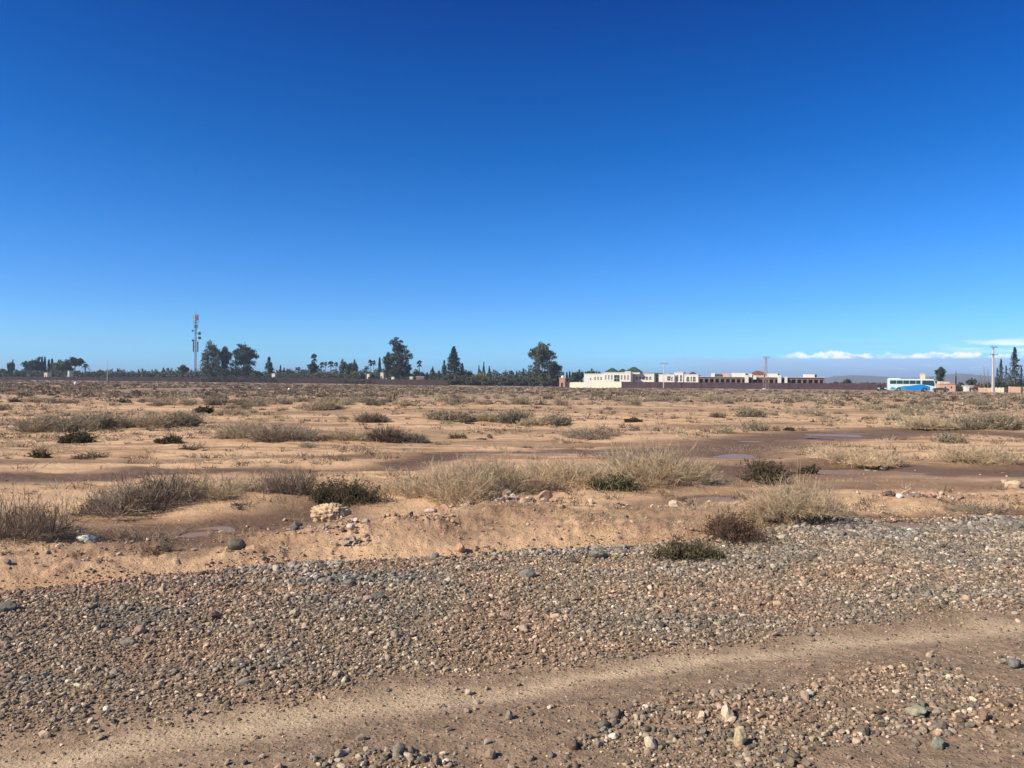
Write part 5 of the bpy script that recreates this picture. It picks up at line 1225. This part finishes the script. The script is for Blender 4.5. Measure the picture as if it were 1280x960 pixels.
for k in range(6):
    a = k * math.pi / 3 + .2; gg = G(); gg.box(-.22, .22, -.12, .12, hT - 3.9, hT - .8); o = gg.build('panel_antenna', CONC, t); o.location = (1.35 * math.cos(a), 1.35 * math.sin(a), 0); o.rotation_euler = (0, 0, a + math.pi / 2)
for k in range(3):
    a = k * 2.1; gg = G(); gg.box(-.22, .22, -.18, .18, hT - 8.2, hT - 6.6); o = gg.build('radio_unit', DARKM, t); o.location = (.7 * math.cos(a), .7 * math.sin(a), 0)
def dish(px, py, side, r):
    z = Z_at(px, py, Y) - z0; x = (px - 244.3) / F * Y; V = []; Fc = []; n = 16
    gg = G(); c = [(r * math.cos(k * 2 * math.pi / n), r * math.sin(k * 2 * math.pi / n)) for k in range(n)]
    V = [(a, -.38, b) for a, b in c] + [(a, .1, b) for a, b in c] + [(a * .3, .38, b * .3) for a, b in c]
    Fc = [tuple(range(n))[::-1]] + [(i, (i + 1) % n, (i + 1) % n + n, i + n) for i in range(n)] + [(i + n, (i + 1) % n + n, (i + 1) % n + 2 * n, i + 2 * n) for i in range(n)] + [tuple(range(2 * n, 3 * n))]
    gg.add(V, Fc, 0); gg.tube([(0, .2, 0), (-x * .7, .5, 0)], .08, 4); o = gg.build('dish_antenna', DARKM, t); o.location = (x, -.3, z); o.rotation_euler = (0, 0, -.3)
dish(248.8, 416.8, 1, .85); dish(249.0, 422.4, 1, .85); dish(241, 413.6, -1, .5); dish(241.2, 425.6, -1, .6)
g = G()
for px_ in (241.8, 246.8):
    x = (px_ - 244.3) / F * Y; za = Z_at(px_, 440, Y) - z0; zb = Z_at(px_, 427, Y) - z0; g.box(x - .28, x + .28, -.5, -.1, za, zb)
    g.tube([(x, -.3, (za + zb) / 2), (0, 0, (za + zb) / 2)], .07, 4)
g.build('cable_rack', DARKM, t)

# lattice pylon with a flat crossarm
Y = 262; X = X_at(957.3, Y); z0 = Hs(X, Y); h = Z_at(957.3, 446.5, Y) - z0
t = thing('lattice_pylon', 'lattice electricity pylon with a flat crossarm in front of the purplish wall', 'pylon', (X, Y, z0), .35)
g = G(); lattice(g, .62, .22, -.2, h, 11, .055); g.build('lattice', RUST, t)
g = G(); g.box(-1.35, 1.35, -.08, .08, h, h + .16); g.tube([(-1.3, 0, h), (0, 0, h - .9), (1.3, 0, h)], .04, 4); g.build('crossarm', RUST, t)
for x in (-1.2, 0, 1.2): G().tube([(x, 0, h + .16), (x, 0, h + .55)], [.09, .06], 6).build('insulator', CONC, t)
G().box(-.85, .85, -.85, .85, -.3, .45).build('footing', CONC, t)
# lamp post / thin pole with crossarm
Y = 285; X = X_at(829.5, Y); z0 = Hs(X, Y); h = Z_at(829.5, 454.6, Y) - z0
t = thing('power_pole', 'slim pale pole with a single crossarm in front of the white villas', 'pole', (X, Y, z0), .1)
G().tube([(0, 0, -.3), (0, 0, h)], [.19, .12], 8).build('shaft', CONC, t); G().box(-1.5, 1.5, -.07, .07, h - .1, h + .06).build('crossarm', STEEL, t)
for x in (-1.35, 0, 1.35): G().tube([(x, 0, h + .06), (x, 0, h + .4)], [.08, .05], 6).build('insulator', DARKM, t)
# big concrete utility pole at right
Y = 204; X = X_at(1241.3, Y); z0 = Hs(X, Y); h = Z_at(1241.3, 434, Y) - z0
t = thing('utility_pole', 'tall pale concrete utility pole with two crossarms near the right edge', 'pole', (X, Y, z0), .12)
g = G(); g.add([(-.30, -.22, -.3), (.30, -.22, -.3), (.30, .22, -.3), (-.30, .22, -.3), (-.15, -.12, h), (.15, -.12, h), (.15, .12, h), (-.15, .12, h)], np.array([(0, 3, 2, 1), (4, 5, 6, 7), (0, 1, 5, 4), (1, 2, 6, 5), (2, 3, 7, 6), (3, 0, 4, 7)])); g.build('shaft', CONC, t)
for zz, hw in ((h + .06, 1.0), (h - 2.0, 1.1)):
    o = G().box(-hw, hw, -.22, -.12, zz - .14, zz).build('crossarm', STEEL, t)
    for x in (-hw + .1, -.35, .35, hw - .1): G().tube([(x, -.17, zz), (x, -.17, zz + .3)], [.07, .05], 6).build('insulator', DARKM, o)
g = G(); g.tube([(.42, 0, -.2), (.46, 0, 4.4)], [.07, .06], 6); g.build('brace', CONC, t)
# short dark post and thin poles
for px, tp, Y, lb, m_, r in ((1194.8, 463.5, 222, 'thin dark post right of the pink house', DARKM, .10), (134, 450, 385, 'thin pale pole in front of the left brown wall', CONC, .14), (619, 463.8, 395, 'short dark pole with a crossarm among the central olives', DARKM, .18), (654.5, 460, 398, 'thin short pole left of the round headed eucalyptus', DARKM, .12), (637, 464.5, 398, 'short pole with a crossarm left of the thin one', DARKM, .10)):
    X = X_at(px, Y); z0 = Hs(X, Y); h = Z_at(px, tp, Y) - z0; t = thing('pole', lb, 'pole', (X, Y, z0)); G().tube([(0, 0, -.2), (0, 0, h)], [r, r * .7], 7).build('shaft', m_, t)
    if 'crossarm' in lb: G().box(-1.2, 1.2, -.06, .06, h - .35, h - .2).build('crossarm', m_, t)
    if 'pink' in lb: G().box(-.14, .14, -.14, .14, h * .35, h * .75).build('junction_box', LV_DARK, t)

# ------------------------------------------------------------------ road
rx = RDW[:, 0]; ry = RDW[:, 1]
xs = np.linspace(rx[0], rx[-1], 120); ys = np.interp(xs, rx, ry); zr = np.full(120, ROADZ)
tn = np.gradient(np.stack([xs, ys], 1), axis=0); tn /= np.linalg.norm(tn, axis=1, keepdims=True); nrm_ = np.stack([-tn[:, 1], tn[:, 0]], 1)
def strip(name, offs, m, kind='structure'):
    V = []; K = len(offs)
    for i in range(len(xs)):
        for (o_, dz) in offs: V.append((xs[i] + nrm_[i, 0] * o_, ys[i] + nrm_[i, 1] * o_, zr[i] + dz))
    Fq = [(i * K + j, (i + 1) * K + j, (i + 1) * K + j + 1, i * K + j + 1) for i in range(len(xs) - 1) for j in range(K - 1)]
    return tag(G().add(V, Fq).build(name, m), kind=kind)
ASPH = mat('asphalt', (.055, .053, .052), .9, .2, 1.5); SHLD = mat('road_shoulder', (.40, .31, .24), .95, .2, .8); LINE = mat('road_paint', (.75, .74, .7), .7)
strip('road_shoulder', [(-8.0, -.65), (-4.2, -.02), (4.2, -.02), (8, -.65)], SHLD)
strip('road', [(-3.6, 0), (3.6, 0)], ASPH); strip('road_marking', [(-3.35, .004), (-3.2, .004)], LINE); strip('road_marking', [(3.2, .004), (3.35, .004)], LINE)

# ------------------------------------------------------------------ vehicles
BUSW = mat('bus_white_paint', (.66, .82, .80), .25, spec=.5); BUSB = mat('bus_blue_paint', (.01, .25, .62), .25, spec=.5); BUST = mat('bus_teal_paint', (.07, .33, .38), .3, spec=.5)
BGL = mat('bus_tinted_glass', (.012, .045, .045), .08, spec=.8); TYRE = mat('tyre_rubber', (.02, .02, .02), .9); RIM = mat('wheel_rim', (.5, .5, .5), .35, metal=.7)
LAMPW = mat('lamp_glass', (.8, .8, .78), .1, spec=.8); CARD = mat('dark_car_paint', (.03, .032, .04), .2, spec=.6); TRUCK = mat('brown_truck_paint', (.10, .07, .055), .5)
def wheel(par, x, y, r, wd=.28):
    n = 20; c = [(math.cos(k * 2 * math.pi / n), math.sin(k * 2 * math.pi / n)) for k in range(n)]
    o = G().prism([(r * a, r * b) for a, b in c], -wd / 2, wd / 2).build('wheel', TYRE, par); o.location = (x, y, r)
    G().prism([(r * .58 * a, r * .58 * b) for a, b in c], -wd / 2 - .02, wd / 2 + .02).build('rim', RIM, o)
def wave_shell(g, prof, W, n=6, inset=.16):
    """side profile swept across the width, with rounded long edges"""
    sec = [(-W / 2, inset), (-W / 2 + .05, inset * .4), (-W / 2 + inset, 0), (W / 2 - inset, 0), (W / 2 - .05, inset * .4), (W / 2, inset)]
    cx = np.mean([p[0] for p in prof]); cz = np.mean([p[1] for p in prof]); m = len(prof); V = []
    for (y, d) in sec:
        for p in prof:
            v = np.array([p[0] - cx, p[1] - cz]); l = np.linalg.norm(v); v = v * (1 - d / max(l, .1) * .8); V.append((cx + v[0], y, cz + v[1]))
    Fc = [(i * m + j, i * m + (j + 1) % m, (i + 1) * m + (j + 1) % m, (i + 1) * m + j) for i in range(len(sec) - 1) for j in range(m)]
    Fc += [tuple(range(m))[::-1], tuple(range((len(sec) - 1) * m, len(sec) * m))]; g.add(V, Fc); return g
def make_bus(px0, px1, Y):
    yaw = math.radians(-16); k = (px1 - px0) / F * Y; X = X_at(px0, Y); LB = 12.0; Hh = 3.5
    xr, yr = np.interp(X, xs, ys), 0; z = float(np.interp(X + 5, xs, zr)) + .01
    t = thing('coach', 'white coach with green tinted windows and a blue wave, driving on the road at right', 'coach', (X, Y, z), yaw)
    prof = [(0.05, .38), (0, .8), (0, 3.2), (.18, 3.45), (10.9, 3.5), (11.25, 3.40), (11.55, 2.7), (11.85, 1.5), (11.95, .9), (11.9, .40)]
    b = wave_shell(G(), prof, 2.5).build('body', BUSW, t, smooth=False)
    s_ = 1.0; yo = -1.262
    edges = [.30, 2.0, 3.6, 5.2, 6.8, 8.0]
    for a, c in zip(edges[:-1], edges[1:]): G().prism([(a + .05, 2.05), (c - .05, 2.05), (c - .05, 3.05), (a + .05, 3.05)], yo, yo + .05).build('side_window', BGL, t); G().prism([(a + .05, 2.05), (c - .05, 2.05), (c - .05, 3.05), (a + .05, 3.05)], 1.212, 1.262).build('side_window', BGL, t)
    G().prism([(8.35, 2.0), (9.9, 1.75), (11.35, 1.45), (11.45, 1.9), (11.2, 3.05), (8.35, 3.05)], yo, yo + .05).build('side_window', BGL, t)
    # windscreen wraps the front
    G().add([(11.30, -1.12, 3.18), (11.30, 1.12, 3.18), (11.92, 1.15, 1.38), (11.92, -1.15, 1.38), (11.22, -1.12, 3.18), (11.22, 1.12, 3.18), (11.80, 1.15, 1.38), (11.80, -1.15, 1.38)], np.array([(0, 3, 2, 1), (4, 5, 6, 7), (0, 1, 5, 4), (3, 7, 6, 2), (0, 4, 7, 3), (1, 2, 6, 5)])).build('windscreen', BGL, t)
    wv = [(2.7, .42), (2.6, .95), (3.5, 1.45), (5.0, 1.55), (6.6, 1.78), (7.9, 1.98), (8.8, 1.92), (9.9, 1.50), (10.8, 1.15), (10.9, .42)]
    G().prism([(a, c) for a, c in wv], yo - .004, yo + .04).build('blue_wave', BUSB, t); G().prism([(a, c) for a, c in wv], 1.222, 1.266).build('blue_wave', BUSB, t)
    G().prism([(2.1, .42), (2.3, 1.1), (3.1, 1.38), (3.9, 1.2), (4.3, .8), (4.2, .42)], yo - .012, yo + .03).build('teal_swirl', BUST, t)
    G().prism([(.35, .6), (.9, 1.25), (1.7, .95), (1.9, .5)], yo - .010, yo + .03).build('teal_swirl', BUST, t)
    G().box(.2, 3.0, -1.0, 1.0, 3.47, 3.68).build('air_conditioner', BUSW, t)
    d = G().prism([(10.35, .5), (11.15, .5), (11.15, 1.4), (10.35, 1.62)], yo - .008, yo + .02).build('door', BUSW, t)
    for x in (2.5, 9.0):
        G().prism([(x + .62 * math.cos(a), .5 + .62 * math.sin(a)) for a in np.linspace(0, math.pi, 10)], yo - .016, yo + .1).build('wheel_arch', TYRE, t)
        for y in (-1.13, 1.13): wheel(t, x, y, .5)
    for y in (-.85, .85): G().box(11.86, 11.97, y - .2, y + .2, .72, .95).build('headlight', LAMPW, t)
    G().box(11.9, 12.02, -1.1, 1.1, .42, .62).build('bumper', CONC, t)
    for y in (-1, 1):
        g = G(); g.tube([(11.3, y * 1.2, 3.1), (12.0, y * 1.45, 3.0), (12.1, y * 1.48, 2.75)], .04, 5); g.box(11.98, 12.14, y * 1.48 - .12, y * 1.48 + .12, 2.1, 2.75); g.build('mirror', BUSW, t)
    return t
make_bus(1109.6, 1163, 211)
def make_car(px, Y, yaw, paint, label, L=4.3, Hc=1.5, name='car', cat='car'):
    X = X_at(px, Y); z = float(np.interp(X + 2, xs, zr)) + .01; t = thing(name, label, cat, (X, Y, z), yaw)
    prof = [(0, .35), (0, .85), (.15, .98), (.7, 1.02), (1.2, Hc - .08), (1.8, Hc), (2.7, Hc - .03), (3.3, 1.05), (4.1, .88), (4.3, .7), (4.3, .35)]; prof = [(a * L / 4.3, b) for a, b in prof]
    wave_shell(G(), prof, 1.75, inset=.14).build('body', paint, t); k = L / 4.3
    for y in (-.885, .845): G().prism([(1.0 * k, 1.03), (1.32 * k, Hc - .14), (2.0 * k, Hc - .08), (2.0 * k, 1.03)], y, y + .04).build('side_window', BGL, t); G().prism([(2.07 * k, 1.03), (2.07 * k, Hc - .08), (2.62 * k, Hc - .11), (3.1 * k, 1.04)], y, y + .04).build('side_window', BGL, t)
    for x in (.85 * k, 3.45 * k):
        for y in (-.78, .78): wheel(t, x, y, .33, .2)
    for y in (-.6, .6): G().box(L - .06, L + .02, y - .17, y + .17, .62, .78).build('headlight', LAMPW, t); G().box(-.03, .05, y - .17, y + .17, .70, .86).build('tail_light', REDT, t)
    return t
make_car(1166, 206.5, math.radians(-16), TRUCK, 'low brown car just ahead of the coach', 2.6 * 1.5, 1.15)
# dark pick-up-like van parked behind the coach with two white boxes on its flank
X = X_at(1096.2, 217); Y = 217; zc = float(np.interp(X, xs, zr))
t = thing('truck', 'dark flatbed truck with white panels behind the coach', 'truck', (X, Y, zc), math.radians(-14))
prof = [(0, .5), (0, 1.05), (1.45, 1.05), (1.5, 1.1), (2.6, 1.15), (2.75, .95), (2.8, .5)]
G().prism([(0, .45), (0, .95), (2.9, .95), (2.9, .45)], -.9, .9).build('flatbed', CARD, t)
G().prism([(.35, .952), (.35, 1.75), (1.05, 1.75), (1.25, .952)], -.8, .8).build('cab', CARD, t)
G().box(0, .6, -.94, -.902, .62, .92).build('side_panel', WHITE, t); G().box(1.75, 2.4, -.94, -.902, .62, .92).build('side_panel', WHITE, t)
G().box(.5, .95, -.83, -.802, 1.15, 1.55).build('side_window', BGL, t)
for x in (.55, 2.3):
    for y in (-.75, .75): wheel(t, x, y, .38, .22)

# ------------------------------------------------------------------ hills and the air between
def hills():
    n = 220; az_ = np.linspace(math.radians(-50), math.radians(50), n); rows = 14; V = []
    pxa = 640 + F * np.tan(az_)
    prof = np.interp(pxa, [-600, 700, 830, 960, 1030, 1045, 1065, 1100, 1140, 1170, 1190, 1215, 1250, 1300, 1500], [3, 4, 5, 11, 20, 31, 33, 27, 24, 32, 44, 40, 24, 21, 16])
    for j in range(rows):
        f = j / (rows - 1); D = 3350 + 800 * f; ridge = math.sin(math.pi * min(f * 1.0, 1))
        x = D * np.sin(az_); y = D * np.cos(az_); nz = fbm(x / 220 + 5, y / 220, 200, 4); h = prof * ridge * (.55 + .9 * nz) - 2 * (1 - ridge)
        V.append(np.stack([x, y, h - 1.5], 1))
    V = np.concatenate(V); idx = np.arange(rows * n).reshape(rows, n); Q = np.stack([idx[:-1, :-1], idx[:-1, 1:], idx[1:, 1:], idx[1:, :-1]], -1).reshape(-1, 4)
    tag(mesh_np('hills', V, [Q], mat('bare_hill', (.19, .175, .165), .95, .3, .004), smooth=True), kind='structure')
hills()
def haze():
    g = G(); g.box(-4400, 4400, -4400, 4400, -4.5, 58)
    m = bpy.data.materials.new('haze_air'); m.use_nodes = True; t = m.node_tree; t.nodes.clear()
    v = t.nodes.new('ShaderNodeVolumePrincipled'); v.inputs['Color'].default_value = (.62, .78, 1.0, 1); v.inputs['Density'].default_value = 2.2e-4; v.inputs['Anisotropy'].default_value = .2
    o = t.nodes.new('ShaderNodeOutputMaterial'); t.links.new(v.outputs[0], o.inputs['Volume']); tag(g.build('haze', m), kind='stuff')
haze()
